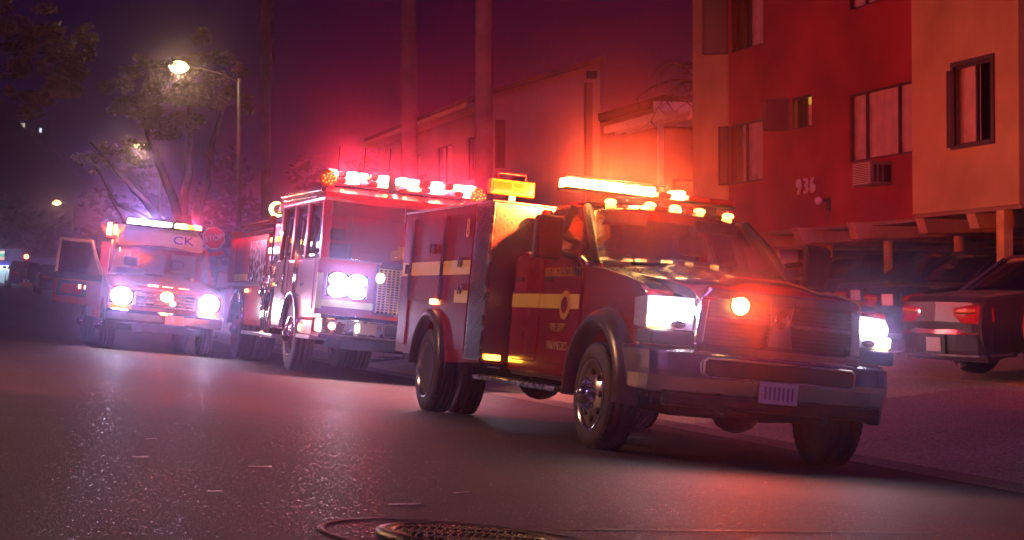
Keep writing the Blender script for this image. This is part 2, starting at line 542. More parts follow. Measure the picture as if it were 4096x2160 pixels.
studs.build('stud', 'iron', mh, bevel=0.003, kind='stuff')
MB().lathe([(0.03,0.008),(0.045,0.02),(0.05,0.008)], n=16).build('lift_eye', 'iron', mh)

# scraps of litter and leaves on the asphalt
mat('scrap_pale', (0.75, 0.70, 0.70), 0.30, 0.6, 0.2, 20)
mat('scrap_foil', (0.75, 0.72, 0.72), 0.22, 0.9, 0.1, 20)
LIT = [((1.60,9.0),0.09,'scrap_foil','crumpled foil strip lying farther left on the asphalt'),
       ((1.97,7.55),0.11,'scrap_pale','pale torn paper strip on the asphalt just behind the manhole cover'),
       ((2.03,7.52),0.05,'scrap_foil','tiny foil scrap beside the torn paper strip by the manhole cover'),
       ((1.02,9.1),0.06,'scrap_pale','small pale leaf lying on the asphalt at far left'),
       ((1.22,10.4),0.05,'scrap_foil','shiny flake on the asphalt in the headlight streak'),
       ((1.16,7.6),0.05,'scrap_pale','little curled leaf on the asphalt near the lower left edge'),
       ((2.45,8.3),0.06,'scrap_pale','small pale scrap on the asphalt between manhole cover and truck')]
for (x, y), s, m, lab in LIT:
    mb = MB()
    g = []
    for i in range(4):
        g.append([(x+(i-1.5)*s*0.42, y+(j-1)*s*0.22, ground_z(x, y)+0.006+random.uniform(0, 0.004)) for j in range(3)])
    mb.sheet(g)
    tag(mb.build('litter_scrap', m, solid=0.002), lab, 'litter', 'litter on the asphalt')

# ------------------------------------------------------------------ apartment building no. 936
def holed_wall(mb, X, y0, y1, z0, z1, holes, depth=0.16):
    ys = sorted({y0, y1, *[h[0] for h in holes], *[h[1] for h in holes]})
    zs = sorted({z0, z1, *[h[2] for h in holes], *[h[3] for h in holes]})
    for a, b in zip(ys, ys[1:]):
        for c, d in zip(zs, zs[1:]):
            if any(h[0] <= a and b <= h[1] and h[2] <= c and d <= h[3] for h in holes): continue
            mb.add([(X,a,c),(X,b,c),(X,b,d),(X,a,d)], [(0,1,2,3)])
    for a, b, c, d in holes:
        e = X+depth
        mb.add([(X,a,c),(X,b,c),(X,b,d),(X,a,d),(e,a,c),(e,b,c),(e,b,d),(e,a,d)], [(0,4,5,1),(1,5,6,2),(2,6,7,3),(3,7,4,0)])
def add_window(root, X, a, b, c, d, mulls, curtain=(0, 1), open_left=None, lit=False, deep=0.06):
    """window in a street-facing wall: frame > panes, curtain, room behind"""
    t = 0.035
    x0, x1 = X+deep, X+deep+0.05
    fr = MB()
    fr.box(x0,x1,a,a+t,c,d).box(x0,x1,b-t,b,c,d).box(x0,x1,a+t,b-t,c,c+t).box(x0,x1,a+t,b-t,d-t,d)
    for y in mulls: fr.box(x0-0.004,x1+0.002,y-t/2,y+t/2,c+t,d-t)
    f = fr.build('window', 'window_frame', root)
    cuts = [a+t] + sorted(mulls) + [b-t]
    for p, q in zip(cuts, cuts[1:]):
        MB().box(x0+0.02, x0+0.026, p+t/2, q-t/2, c+t, d-t).build('pane', 'pane_glass', f)
    p, q = a+(b-a)*curtain[0], a+(b-a)*curtain[1]
    if q > p:
        n = int((q-p)/0.035)+2
        rows = []
        for z in (c, d-0.01 if not lit else c+(d-c)*0.72):
            rows.append([(X+deep+0.085+0.024*math.sin(i*0.95+1.3*math.sin(i*0.21)), p+(q-p)*i/n, z) for i in range(n+1)])
        MB().sheet(rows).build('curtain', 'curtain', f)
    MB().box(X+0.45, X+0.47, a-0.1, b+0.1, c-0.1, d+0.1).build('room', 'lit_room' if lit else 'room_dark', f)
    return f
def add_screen(root, X, y, c, d, vec):
    """insect screen swung out on its hinge"""
    s = part_empty('window_screen', root)
    u = Vector((vec[0], vec[1], 0)); w = Vector((X-0.01, y, 0))
    n = Vector((-u.y, u.x, 0)).normalized()*0.012
    z = Vector((0, 0, 1)); t = 0.02
    fr = MB()
    ul = u.normalized()
    for k in (0.0, 1.0):
        p = w + u*k + ul*(t if k == 0 else -t)
        fr.obox(p + z*(c+d)/2, ul*t, n, z*(d-c)/2)
    for zz in (c+t, d-t):
        fr.obox(w+u*0.5+z*zz, u*0.5-ul*2*t, n, z*t)
    fr.build('screen_frame', 'window_frame', s)
    MB().obox(w+u*0.5+z*(c+d)/2, u*0.5-ul*2*t, n*0.1, z*((d-c)/2-2*t)).build('screen_mesh', 'insect_screen', s)

apt = thing('apartment_building', 'red and cream stucco apartment building over a carport, numbered 936', 'building', loc=(0,0,0))
TOP = 9.6
red_w = [(32.03,33.55,3.89,5.10), (29.97,30.86,4.75,5.36), (25.9,28.53,3.95,5.16),
         (32.0,33.58,6.58,7.80), (29.97,30.86,7.45,8.06), (25.9,28.53,6.66,7.87)]
mb = MB(); holed_wall(mb, 15.6, 25.38, 33.61, 2.86, TOP, red_w); mb.build('red_wall', 'stucco_red', apt)
mb = MB(); holed_wall(mb, 15.55, 33.61, 35.3, 2.86, TOP, [])
mb.add([(15.55,33.61,2.86),(15.6,33.61,2.86),(15.6,33.61,TOP),(15.55,33.61,TOP),(15.55,35.3,2.86),(26,35.3,2.86),(26,35.3,TOP),(15.55,35.3,TOP)], [(0,1,2,3),(4,5,6,7)])
mb.build('cream_corner_wall', 'stucco_cream', apt)
mb = MB(); holed_wall(mb, 15.0, 22.42, 25.38, 2.86, TOP, [(23.1,24.13,3.84,5.06), (23.1,24.13,6.60,7.82)])
mb.add([(15.0,22.42,2.86),(26,22.42,2.86),(26,22.42,TOP),(15.0,22.42,TOP),(15.0,25.38,2.86),(15.6,25.38,2.86),(15.6,25.38,TOP),(15.0,25.38,TOP)], [(0,1,2,3),(4,5,6,7)])
mb.build('cream_bay_wall', 'stucco_cream', apt)
MB().box(14.9, 26.2, 22.3, 35.4, TOP, TOP+0.25).build('roof', 'roof_tile', apt)
MB().box(15.05, 26, 22.43, 25.38, 2.80, 2.858).box(15.62, 26, 25.38, 35.28, 2.80, 2.858).build('soffit', 'soffit_plaster', apt)
add_window(apt, 15.6, *red_w[0], [32.8], (0, 0.75), deep=0.02)
add_window(apt, 15.6, *red_w[1], [30.40], (0, 0.5), lit=True)
add_window(apt, 15.6, *red_w[2], [27.96, 26.86], (0, 1), deep=0.02)
add_window(apt, 15.6, *red_w[3], [32.75, 32.95], (0.15, 0.5))
add_window(apt, 15.6, *red_w[4], [30.40], (0, 1))
add_window(apt, 15.6, *red_w[5], [27.96, 26.86], (0.2, 1), deep=0.02)
add_window(apt, 15.0, 23.1, 24.13, 3.84, 5.06, [23.55], (0.45, 0.98), deep=0.02)
add_window(apt, 15.0, 23.1, 24.13, 6.60, 7.82, [23.55], (0.3, 0.9), deep=0.03)
for z0, z1 in ((3.84, 5.06), (6.60, 7.82)):
    trim = MB()
    trim.box(14.97,15.03,23.03,23.1,z0-0.05,z1+0.07).box(14.97,15.03,24.13,24.2,z0-0.05,z1+0.07).box(14.97,15.03,23.1,24.13,z1,z1+0.07).box(14.95,15.03,23.1,24.13,z0-0.05,z0)
    trim.build('window_trim', 'window_frame', apt)
add_screen(apt, 15.6, 33.55, 3.89, 5.10, (-0.16, 0.18))
add_screen(apt, 15.6, 30.86, 4.75, 5.36, (-0.42, 0.28))
add_screen(apt, 15.6, 33.58, 6.58, 7.80, (-0.45, 0.30))
add_screen(apt, 15.0, 24.13, 3.82, 5.0, (-0.10, 0.05))
# carport: cantilever beams with slanted ends, round columns, square post, walls
for y in (34.2, 32.1, 30.0, 27.9, 25.63, 23.9):
    mb = MB(); x0 = 15.25 if y > 25.4 else 15.1
    mb.prism([(x0,2.855),(x0+0.10,2.57),(x0+1.9,2.62),(25.9,2.62),(25.9,2.855)], 'y', y-0.13, y+0.13)
    mb.build('beam', 'beam_paint', apt, bevel=0.01)
def colz(x, y): return ground_z(x, y)-0.05
for y in (34.3, 31.97, 29.64, 27.23, 24.8):
    c = MB(); z = colz(17, y)
    c.lathe([(0.085,z+0.02),(0.085,2.62)], c=(17.0,y,0), n=20).build('column', 'column_paint', apt)
    MB().lathe([(0.17,z-0.1),(0.17,z+0.14),(0.15,z+0.16)], c=(17.0,y,0), n=20).build('column_footing', 'concrete', apt)
MB().box(15.02, 15.18, 22.85, 23.05, colz(15, 23), 2.80).build('post', 'column_paint', apt, bevel=0.01)
for y in (33.2, 30.9, 28.5):
    MB().lathe([(0.08,colz(21,y)),(0.08,2.62)], c=(21.0,y,0), n=16).build('column', 'column_paint', apt)
MB().box(24.8, 25.0, 22.5, 35.2, 0.5, 2.80).build('carport_back_wall', 'back_wall', apt)
MB().box(18.0, 25, 35.05, 35.25, 0.5, 2.80).build('carport_side_wall', 'back_wall', apt)
MB().box(19, 25, 22.45, 22.6, 0.5, 2.80).build('carport_end_wall', 'back_wall', apt)
for ch, y in (('9', 30.42), ('3', 30.14), ('6', 29.87)):
    text('house_number_digit', ch, 0.42, 'sign_white', apt, (15.56, y, 3.63), WALL, 0.02, 0.95)
# things fixed to its wall
ac = thing('window_air_conditioner', 'boxy air conditioner under the wide curtained window of 936', 'air conditioner', loc=(15.6, 27.35, 3.46))
MB().box(-0.42,0.10,-0.30,0.30,0.0,0.40).build('case', 'aluminium', ac, bevel=0.012)
gr = MB().box(-0.435,-0.42,-0.28,0.28,0.02,0.38).build('front_frame', 'cream_paint', ac)
g = MB()
for k in range(11): g.box(-0.445,-0.434,-0.25,0.25,0.045+k*0.03,0.055+k*0.03)
g.build('grille', 'black_plastic', ac)
MB().box(-0.36,-0.03,-0.306,-0.298,0.05,0.34).build('side_vent', 'black_plastic', ac)
MB().box(-0.30,-0.27,-0.310,-0.305,0.05,0.34).box(-0.2,-0.17,-0.310,-0.305,0.05,0.34).build('vent_rib', 'aluminium', ac)
wlp = thing('wall_lamp', 'unlit round security lamp on the red wall below the number 936', 'lamp', loc=(15.6, 29.3, 3.16))
MB().box(-0.03,0.0,-0.07,0.07,-0.02,0.22).build('mounting_plate', 'window_frame', wlp)
MB().tube([(-0.02,0,0.14),(-0.10,0,0.17),(-0.17,0.02,0.16)],0.016).build('arm', 'window_frame', wlp)
MB().ball((-0.2,0.03,0.16),0.075).build('globe', 'white_paint', wlp)
MB().tube([(-0.03,0.0,0.0),(-0.04,0.01,-0.12),(-0.03,0.0,-0.24)],0.012).build('conduit', 'window_frame', wlp)

# ------------------------------------------------------------------ neighbouring buildings
nb = thing('neighbour_apartment', 'two storey pale stucco house with a shed roof behind the palms', 'building', loc=(0,0,0))
mb = MB()
mb.add([(15.66,50.1,0.8),(19.06,50.1,0.8),(19.06,50.1,8.75),(15.66,50.1,7.64)], [(0,1,2,3)])
mb.add([(19.06,50.1,0.8),(19.06,62,0.8),(19.06,62,8.75),(19.06,50.1,8.75)], [(0,1,2,3)])
mb.build('gable_wall', 'stucco_pale', nb)
mb = MB(); holed_wall(mb, 15.66, 50.1, 64, 0.8, 7.62, [(51.2,52.6,5.3,6.6),(54.2,56.0,5.3,6.6),(58,59.4,5.3,6.6),(51.2,52.6,2.4,3.8),(55,57,2.4,3.8)])
mb.build('street_wall', 'stucco_pale', nb)
for h in [(51.2,52.6,5.3,6.6),(54.2,56.0,5.3,6.6),(58,59.4,5.3,6.6),(51.2,52.6,2.4,3.8),(55,57,2.4,3.8)]:
    add_window(nb, 15.66, *h, [(h[0]+h[1])/2], (0.1, 0.8))
MB().prism([(15.2,7.50),(15.2,7.66),(19.15,8.92),(19.15,8.76)], 'y', 49.85, 64.2).build('roof', 'roof_tile', nb)
MB().box(15.0,15.66,50.4,64,7.30,7.44).build('eave', 'beam_paint', nb)
MB().box(18.55,18.75,49.9,50.1,1,8.1).build('chimney_flue', 'back_wall', nb)
MB().box(18.62,18.95,50.05,50.09,8.25,8.47).build('vent', 'room_dark', nb)
w = MB().box(15.78,16.08,50.03,50.12,5.5,6.92).build('window', 'window_frame', nb)
MB().box(15.82,16.04,50.02,50.035,5.55,6.87).build('pane', 'dark_glass', w)
bal = MB().box(14.6,15.66,53.6,57,4.55,4.7).build('balcony', 'stucco_pale', nb)
r = MB()
for k in range(15): r.box(14.62,14.65,53.65+k*0.235,53.68+k*0.235,4.7,5.5)
r.box(14.6,14.67,53.6,57,5.5,5.56).build('railing', 'window_frame', bal)
rear = thing('rear_apartment', 'dark stucco block set back between the shed roofed house and 936', 'building', loc=(0,0,0))
MB().box(19.3,27,45.5,56,0.8,7.0).build('wall', 'stucco_pale', rear)
MB().box(19.0,27.2,45.2,56.2,7.0,7.2).build('roof', 'roof_tile', rear)
w = MB().box(20.1,21.2,45.44,45.5,3.6,5.0).build('window', 'window_frame', rear)
MB().box(20.16,21.14,45.42,45.44,3.66,4.94).build('pane', 'dark_glass', w)
perg = thing('garden_house', 'low house with a white beamed pergola beside 936', 'house', loc=(0,0,0))
MB().box(17.2,19.2,41.2,44.5,0.9,5.9).build('wall', 'stucco_pale', perg)
MB().box(16.9,19.3,40.6,40.75,6.2,6.45).build('pergola_beam', 'white_paint', perg)
for k in range(6):
    MB().prism([(40.2,6.12),(40.2,6.2),(44.4,6.2),(44.4,6.0),(40.4,6.0)], 'x', 17.0+k*0.32, 17.09+k*0.32).build('rafter', 'white_paint', perg)
MB().box(17.0,17.12,40.62,40.74,1.0,6.0).box(18.9,19.02,40.62,40.74,1.0,6.0).build('pergola_post', 'white_paint', perg)
w = MB().box(17.6,18.5,41.14,41.2,3.0,4.6).build('window', 'window_frame', perg)
MB().box(17.66,18.44,41.12,41.14,3.06,4.54).build('pane', 'dark_glass', w)

# ------------------------------------------------------------------ trees
def palm(x, y, r, h, label, skirt=None):
    z = ground_z(8.1, y)+0.14
    t = thing('palm_tree', label, 'tree', loc=(x, y, z), group='palm trees along the street')
    n = int(h/0.35); prof = []
    for k in range(n+1):
        q = k/n
        rr = r*(1.18-0.22*q)*(1+(0.05 if k % 2 else -0.02))
        if k == 0: rr *= 1.3
        prof.append((rr, q*h))
    MB().lathe(prof, n=16).build('trunk', 'palm_bark', t)
    cr = MB()
    for k in range(26):
        a = k*2.4; el = random.uniform(-0.5, 1.0); Ln = random.uniform(1.2, 1.8)
        pts = []
        for j in range(6):
            s = j/5*Ln
            pts.append(Vector((math.cos(a)*s*math.cos(el), math.sin(a)*s*math.cos(el), h+0.1+s*math.sin(el)-0.25*s*s)))
        side = Vector((-math.sin(a), math.cos(a), 0))
        for b in range(-4, 5):
            tip = pts[-1]+side*b*0.17+Vector((0,0,-abs(b)*0.06))
            base = pts[3]
            d = (tip-base).normalized().cross(Vector((0,0,1))).normalized()*0.03
            cr.add([base-d*0.6, base+d*0.6, tip], [(0,1,2)])
        cr.tube(pts[:4], 0.02, 4)
    cr.build('crown', 'leaf_dark', t)
    if skirt:
        sk = MB()
        for k in range(150):
            a = random.uniform(0, 6.28); z0 = random.uniform(skirt[0]+0.6, skirt[1]); Ln = random.uniform(0.7, 1.3); rr = r*random.uniform(1.2, 2.1)
            q = (z0-skirt[0])/(skirt[1]-skirt[0]); rr *= 0.75+0.5*q
            p0 = Vector((math.cos(a)*r*1.1, math.sin(a)*r*1.1, z0)); p1 = Vector((math.cos(a)*rr, math.sin(a)*rr, z0-Ln))
            d = Vector((-math.sin(a), math.cos(a), 0))*0.07
            sk.add([p0-d*0.4, p0+d*0.4, p1+d, p1-d], [(0,1,2,3)])
        sk.build('dead_frond_skirt', 'dry_frond', t)
palm(11.71, 44.5, 0.19, 17.0, 'tall bare palm trunk rising behind the light bars of the fire engine')
palm(11.77, 38.2, 0.18, 18.0, 'tall palm trunk just left of the shed roofed house')
palm(11.8, 65.4, 0.15, 16.0, 'farther thin palm with a skirt of dead fronds beside the street lamp', skirt=(8.4, 13.6))

fan = thing('fan_palm', 'small palm with long dry fronds at the corner of 936', 'plant', loc=(16.3, 36.8, 1.2))
MB().tube([(0,0,0),(0.05,0.02,2.5),(0.0,0,5.2)], [0.14,0.11,0.10], 10).build('trunk', 'palm_bark', fan)
for k in range(13):
    a = k*2.4+0.4; el = random.uniform(0.1, 1.2); Ln = random.uniform(1.3, 1.9)
    f = MB(); pts = []
    for j in range(7):
        s = j/6*Ln
        pts.append(Vector((math.cos(a)*s*math.cos(el), math.sin(a)*s*math.cos(el), 5.2+s*math.sin(el)-0.38*s*s)))
    f.tube(pts, [0.022*(1-0.1*j) for j in range(7)], 5)
    for j in range(1, 7):
        for sgn in (-1, 1):
            d = (pts[j]-pts[j-1]).normalized(); sd = d.cross(Vector((0,0,1))).normalized()*sgn
            tip = pts[j]+sd*0.30+d*0.2+Vector((0,0,-0.12))
            f.add([pts[j]-d*0.03, pts[j]+d*0.03, tip], [(0,1,2)])
    f.build('frond', 'dry_frond', fan)

def leaves(mb, c, r, n, s):
    for k in range(n):
        while True:
            p = Vector((random.uniform(-1,1), random.uniform(-1,1), random.uniform(-1,1)))
            if p.length < 1: break
        p = Vector(c)+Vector((p.x*r[0], p.y*r[1], p.z*r[2]))
        a = Vector((random.gauss(0,1), random.gauss(0,1), random.gauss(0,0.6))).normalized()
        b = a.cross(Vector((random.gauss(0,1), random.gauss(0,1), random.gauss(0,1)))).normalized()
        q = s*random.uniform(0.6, 1.3)
        mb.add([p-a*q, p-b*q*0.45+a*0.1*q, p+a*q, p+b*q*0.45+a*0.1*q], [(0,1,2,3)])
def tree(label, base, limbs, clumps, m, s=0.11, dens=2.6, group='street trees at the far end'):
    t = thing('street_tree', label, 'tree', loc=base, group=group)
    B = Vector(base)
    tr = MB()
    for pts, r0, r1 in limbs:
        n = len(pts)
        q = []
        for i in range(n-1):
            a, b = Vector(pts[i])-B, Vector(pts[i+1])-B
            for k in range(4):
                q.append(a+(b-a)*k/4+Vector((random.uniform(-.05,.05), random.uniform(-.05,.05), random.uniform(-.04,.04)))*(1 if k else 0))
        q.append(Vector(pts[-1])-B)
        tr.tube(q, [r0+(r1-r0)*i/(len(q)-1) for i in range(len(q))], 8)
    tr.build('trunk', 'bark', t)
    cr = MB()
    for c, r, n in clumps:
        for k in range(7):
            d = Vector((random.gauss(0,.45)*r[0], random.gauss(0,.45)*r[1], random.gauss(0,.45)*r[2]))
            leaves(cr, Vector(c)-B+d, [x*random.uniform(0.28,0.5) for x in r], int(n*dens/7), s)
    cr.build('crown', m, t)
    return t
G = ground_z(8.1, 60.4)+0.1
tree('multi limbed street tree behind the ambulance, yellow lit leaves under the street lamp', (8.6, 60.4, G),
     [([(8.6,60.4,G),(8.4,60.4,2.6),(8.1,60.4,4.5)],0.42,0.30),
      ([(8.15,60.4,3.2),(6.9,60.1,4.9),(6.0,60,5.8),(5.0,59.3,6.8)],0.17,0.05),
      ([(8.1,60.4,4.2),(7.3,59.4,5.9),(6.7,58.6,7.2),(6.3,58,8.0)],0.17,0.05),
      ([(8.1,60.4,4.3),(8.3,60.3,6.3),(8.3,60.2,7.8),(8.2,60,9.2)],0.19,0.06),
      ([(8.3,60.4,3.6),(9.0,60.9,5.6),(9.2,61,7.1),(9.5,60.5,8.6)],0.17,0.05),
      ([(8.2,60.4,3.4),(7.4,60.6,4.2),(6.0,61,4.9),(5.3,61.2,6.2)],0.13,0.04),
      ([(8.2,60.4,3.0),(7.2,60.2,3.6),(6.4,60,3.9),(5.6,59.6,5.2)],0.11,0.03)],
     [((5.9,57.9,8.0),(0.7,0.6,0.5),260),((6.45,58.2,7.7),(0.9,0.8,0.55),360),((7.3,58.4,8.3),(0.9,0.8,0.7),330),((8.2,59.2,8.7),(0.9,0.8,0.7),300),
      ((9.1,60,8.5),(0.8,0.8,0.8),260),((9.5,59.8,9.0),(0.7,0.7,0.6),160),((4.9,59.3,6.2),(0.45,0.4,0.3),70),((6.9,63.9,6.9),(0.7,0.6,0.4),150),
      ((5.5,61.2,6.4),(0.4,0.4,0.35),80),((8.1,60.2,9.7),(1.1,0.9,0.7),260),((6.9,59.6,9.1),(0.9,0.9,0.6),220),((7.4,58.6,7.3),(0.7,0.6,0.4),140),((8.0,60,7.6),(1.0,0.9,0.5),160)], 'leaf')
G2 = hroad(-6)+0.15+rise(49)
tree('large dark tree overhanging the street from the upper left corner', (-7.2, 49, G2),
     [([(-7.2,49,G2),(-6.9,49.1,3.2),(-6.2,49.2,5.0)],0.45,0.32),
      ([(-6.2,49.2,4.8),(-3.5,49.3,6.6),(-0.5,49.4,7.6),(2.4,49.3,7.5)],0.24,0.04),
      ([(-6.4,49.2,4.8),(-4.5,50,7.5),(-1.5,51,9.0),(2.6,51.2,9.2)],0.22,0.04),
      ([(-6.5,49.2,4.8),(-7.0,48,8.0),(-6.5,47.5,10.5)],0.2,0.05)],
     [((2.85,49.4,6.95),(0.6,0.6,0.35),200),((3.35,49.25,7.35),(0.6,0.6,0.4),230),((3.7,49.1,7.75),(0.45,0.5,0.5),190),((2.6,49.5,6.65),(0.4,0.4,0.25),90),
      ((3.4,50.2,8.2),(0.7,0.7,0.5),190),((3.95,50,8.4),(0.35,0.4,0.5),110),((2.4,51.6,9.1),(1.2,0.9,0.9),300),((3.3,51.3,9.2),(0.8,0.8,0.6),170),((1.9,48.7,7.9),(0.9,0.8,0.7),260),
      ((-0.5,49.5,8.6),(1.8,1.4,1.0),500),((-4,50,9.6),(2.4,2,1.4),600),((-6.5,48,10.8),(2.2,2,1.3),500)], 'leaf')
# dark mass of far trees closing the end of the street
ft = MB()
for k in range(34):
    x = -60+k*3.6+random.uniform(-1,1); y = 150+random.uniform(0,26); hh = random.uniform(5, 11)
    z = hside(min(max(x,-12),30))+rise(y)
    for j in range(4):
        leaves(ft, (x+random.uniform(-1.6,1.6), y, z+hh*(0.25+0.22*j)), (2.2, 2, hh*0.24), 75, 0.5)
ft.build('far_trees', 'leaf_dark', kind='stuff')
bpy.data.objects['far_trees']['label'] = 'dark mass of far trees closing the end of the street'

# ------------------------------------------------------------------ street lamps, signs
def street_lamp(x, y, h, arm, label, watts, c=(1.0, 0.72, 0.26), k=1.0):
    z = ground_z(8.1, y)+0.14 if x > 0 else hroad(-6)+0.13+rise(y)
    t = thing('street_lamp', label, 'street lamp', loc=(x, y, z), group='street lamps')
    hh = h-z
    MB().tube([(0,0,0),(0,0,hh)], [0.095,0.06], 12).build('pole', 'pole_steel', t)
    MB().lathe([(0.18,0),(0.18,0.06),(0.12,0.4),(0.10,0.42)], n=16).build('base', 'pole_steel', t)
    pts = [(0,0,hh-0.12), (arm*0.3,0,hh+0.12), (arm*0.7,0,hh+0.26), (arm*0.98,0,hh+0.30)]
    MB().tube(pts, [0.035,0.032,0.03,0.03], 8).build('arm', 'pole_steel', t)
    s = 1 if arm > 0 else -1
    MB().loft([[(arm*0.9+s*u, v*w, hh+0.32+q) for v, q in ((-1,-0.03),(-0.8,0.05),(0,0.09),(0.8,0.05),(1,-0.03))] for u, w in ((0,0.05),(0.18,0.13),(0.45,0.16),(0.62,0.08))]).build('head', 'pole_steel', t)
    MB().ball((arm*0.9+s*0.34,0,hh+0.27), 0.30*k, 0.17*k, 0.17*k, 14, 8).build('lens', 'lamp_yellow', t)
    if watts: lamp(t, (arm*0.9+s*0.34, 0, hh+0.05), c, watts, 0.10 if x < 0 else 0.02, spot=(0,0,-1) if x < 0 else None, size=165, blend=0.4)
    return t
street_lamp(8.57, 51.8, 8.05, -1.55, 'lit street lamp with a long arm over the street, nearest the fire engine', 150)
street_lamp(8.6, 70.7, 7.5, -0.5, 'smaller lit street lamp glowing among the tree leaves', 150, k=0.7)
street_lamp(9.26, 123.0, 8.3, -0.8, 'tiny far street lamp above the ambulance door, left of the tree', 60)
street_lamp(-6.6, 18.2, 6.5, 1.9, 'assumed near street lamp on the opposite kerb, unseen left of the view', UNSEEN_LAMP_W, (1.0, 0.46, 0.24))  # assumed lamp out of view, inferred from the rescue truck's shadow
street_lamp(-6.6, -9.0, 6.5, 1.9, 'added street lamp on the opposite kerb, unseen behind the camera', UNSEEN_LAMP_W*0.38, (1.0, 0.43, 0.42))  # unseen lamp added to brighten the rescue truck's front and plate

st = thing('stop_sign', 'red octagonal stop sign on a leaning post behind the ambulance', 'sign', loc=(9.08, 57.1, ground_z(8.1,57)+0.14))
st.rotation_euler = (0, RAD(-9), 0)
hz = 3.67-st.location.z
MB().box(-0.03,0.03,-0.02,0.02,0,hz+0.4).build('post', 'pole_steel', st)
octo = [(0.37*math.cos(RAD(22.5+45*k)), hz+0.37*math.sin(RAD(22.5+45*k))) for k in range(8)]
oct2 = [(0.345*math.cos(RAD(22.5+45*k)), hz+0.345*math.sin(RAD(22.5+45*k))) for k in range(8)]
MB().prism(octo, 'y', -0.040, -0.034).build('border', 'sign_white', st)
MB().prism(oct2, 'y', -0.045, -0.041).build('panel', 'sign_red', st)
text('lettering', 'STOP', 0.26, 'sign_white', st, (0, -0.048, hz), (RAD(90), 0, 0), 0.002, 0.95)
MB().box(-0.22,0.22,-0.04,-0.034,hz-0.56,hz-0.42).build('lower_plate', 'sign_red', st)
og = thing('orange_sign', 'square orange road sign showing just behind the fire engine', 'sign', loc=(8.45, 49.9, ground_z(8.1,50)+0.14))
MB().box(-0.03,0.03,-0.02,0.02,0,2.9).build('post', 'pole_steel', og)
MB().box(-0.42,0.30,-0.05,-0.03,2.05,2.9).build('panel', 'sign_orange', og, bevel=0.01)

# ------------------------------------------------------------------ end of the street: shop, traffic light, cars, tower
mat('shop_wall', (0.38, 0.40, 0.55), 0.8)
glow('shop_tube', (0.80, 0.95, 1.0), 3.5)
glow('shop_window', (0.50, 0.72, 0.85), 0.55)
glow('shop_blue', (0.10, 0.10, 0.9), 0.9)
glow('sign_cream', (1.0, 0.95, 0.75), 1.6)
glow('sign_green', (0.10, 0.7, 0.45), 1.2)
glow('sign_salmon', (1.0, 0.55, 0.40), 1.3)
zs = 2.75
shop = thing('corner_shop', 'brightly lit corner shop with a striped sign at the left edge', 'shop', loc=(4.0, 116.5, zs))
MB().box(-9,1.7,0,8,0,2.5).build('wall', 'shop_wall', shop)
MB().box(-9,1.75,-0.5,-0.02,1.45,1.6).build('blue_fascia', 'shop_blue', shop)
MB().box(-9,1.6,-0.45,-0.05,1.22,1.44).build('tube_light', 'shop_tube', shop)
for k in range(7):
    w = MB().box(-8.7+k*1.45,-8.65+k*1.45,-0.06,-0.02,0.1,1.2).build('mullion', 'window_frame', shop)
    MB().box(-8.6+k*1.45,-7.28+k*1.45,-0.04,-0.01,0.15,1.18).build('shop_window', 'shop_window', shop)
sg = MB().box(-2.4,0.62,-0.32,-0.1,1.78,2.36).build('sign_case', 'white_paint', shop)
MB().box(-2.38,0.6,-0.34,-0.322,2.20,2.34).build('sign_band', 'sign_cream', sg)
MB().box(-2.38,0.6,-0.34,-0.322,1.99,2.18).build('sign_band', 'sign_green', sg)
MB().box(-2.38,0.6,-0.34,-0.322,1.80,1.97).build('sign_band', 'sign_salmon', sg)
shop2 = thing('blue_shop', 'small shop with a glowing blue sign right of the striped shop', 'shop', loc=(6.2, 118, zs))
MB().box(-0.4,2.2,0,6,0,2.0).build('wall', 'shop_wall', shop2)
MB().box(-0.35,0.75,-0.2,-0.02,1.1,1.55).build('sign', 'shop_blue', shop2)
MB().box(-0.2,0.45,-0.24,-0.21,1.2,1.45).build('sign_light', 'shop_tube', shop2)
MB().box(0.9,1.3,-0.1,-0.02,0.4,1.5).build('shop_window', 'shop_window', shop2)
MB().box(1.5,1.9,-0.1,-0.02,0.3,1.0).build('shop_window', 'shop_window', shop2)
lamp(shop, (-1, -3, 1.9), (0.75, 0.85, 1.0), 90, 0.3)
tl = thing('traffic_light', 'traffic light showing red in front of the lit shops', 'traffic light', loc=(5.0, 98.2, 1.7))
MB().tube([(0,0,0),(0,0,2.9)], 0.06, 10).build('pole', 'pole_steel', tl)
MB().box(-0.16,0.16,-0.14,0.14,1.9,2.75).build('housing', 'black_plastic', tl, bevel=0.02)
MB().ball((0,-0.15,2.52),0.13,0.05,0.13).build('red_lamp', 'red_hot', tl)
MB().ball((0,-0.15,2.27),0.11,0.04,0.11).build('dark_lamp', 'black_plastic', tl)
MB().ball((0,-0.15,2.03),0.11,0.04,0.11).build('dark_lamp', 'black_plastic', tl)
MB().box(-0.32,0.32,-0.1,-0.07,0.95,1.15).build('street_sign', 'sign_orange', tl)
lamp(tl, (0,-0.3,2.52), (1,0.06,0.03), 12, 0.1)
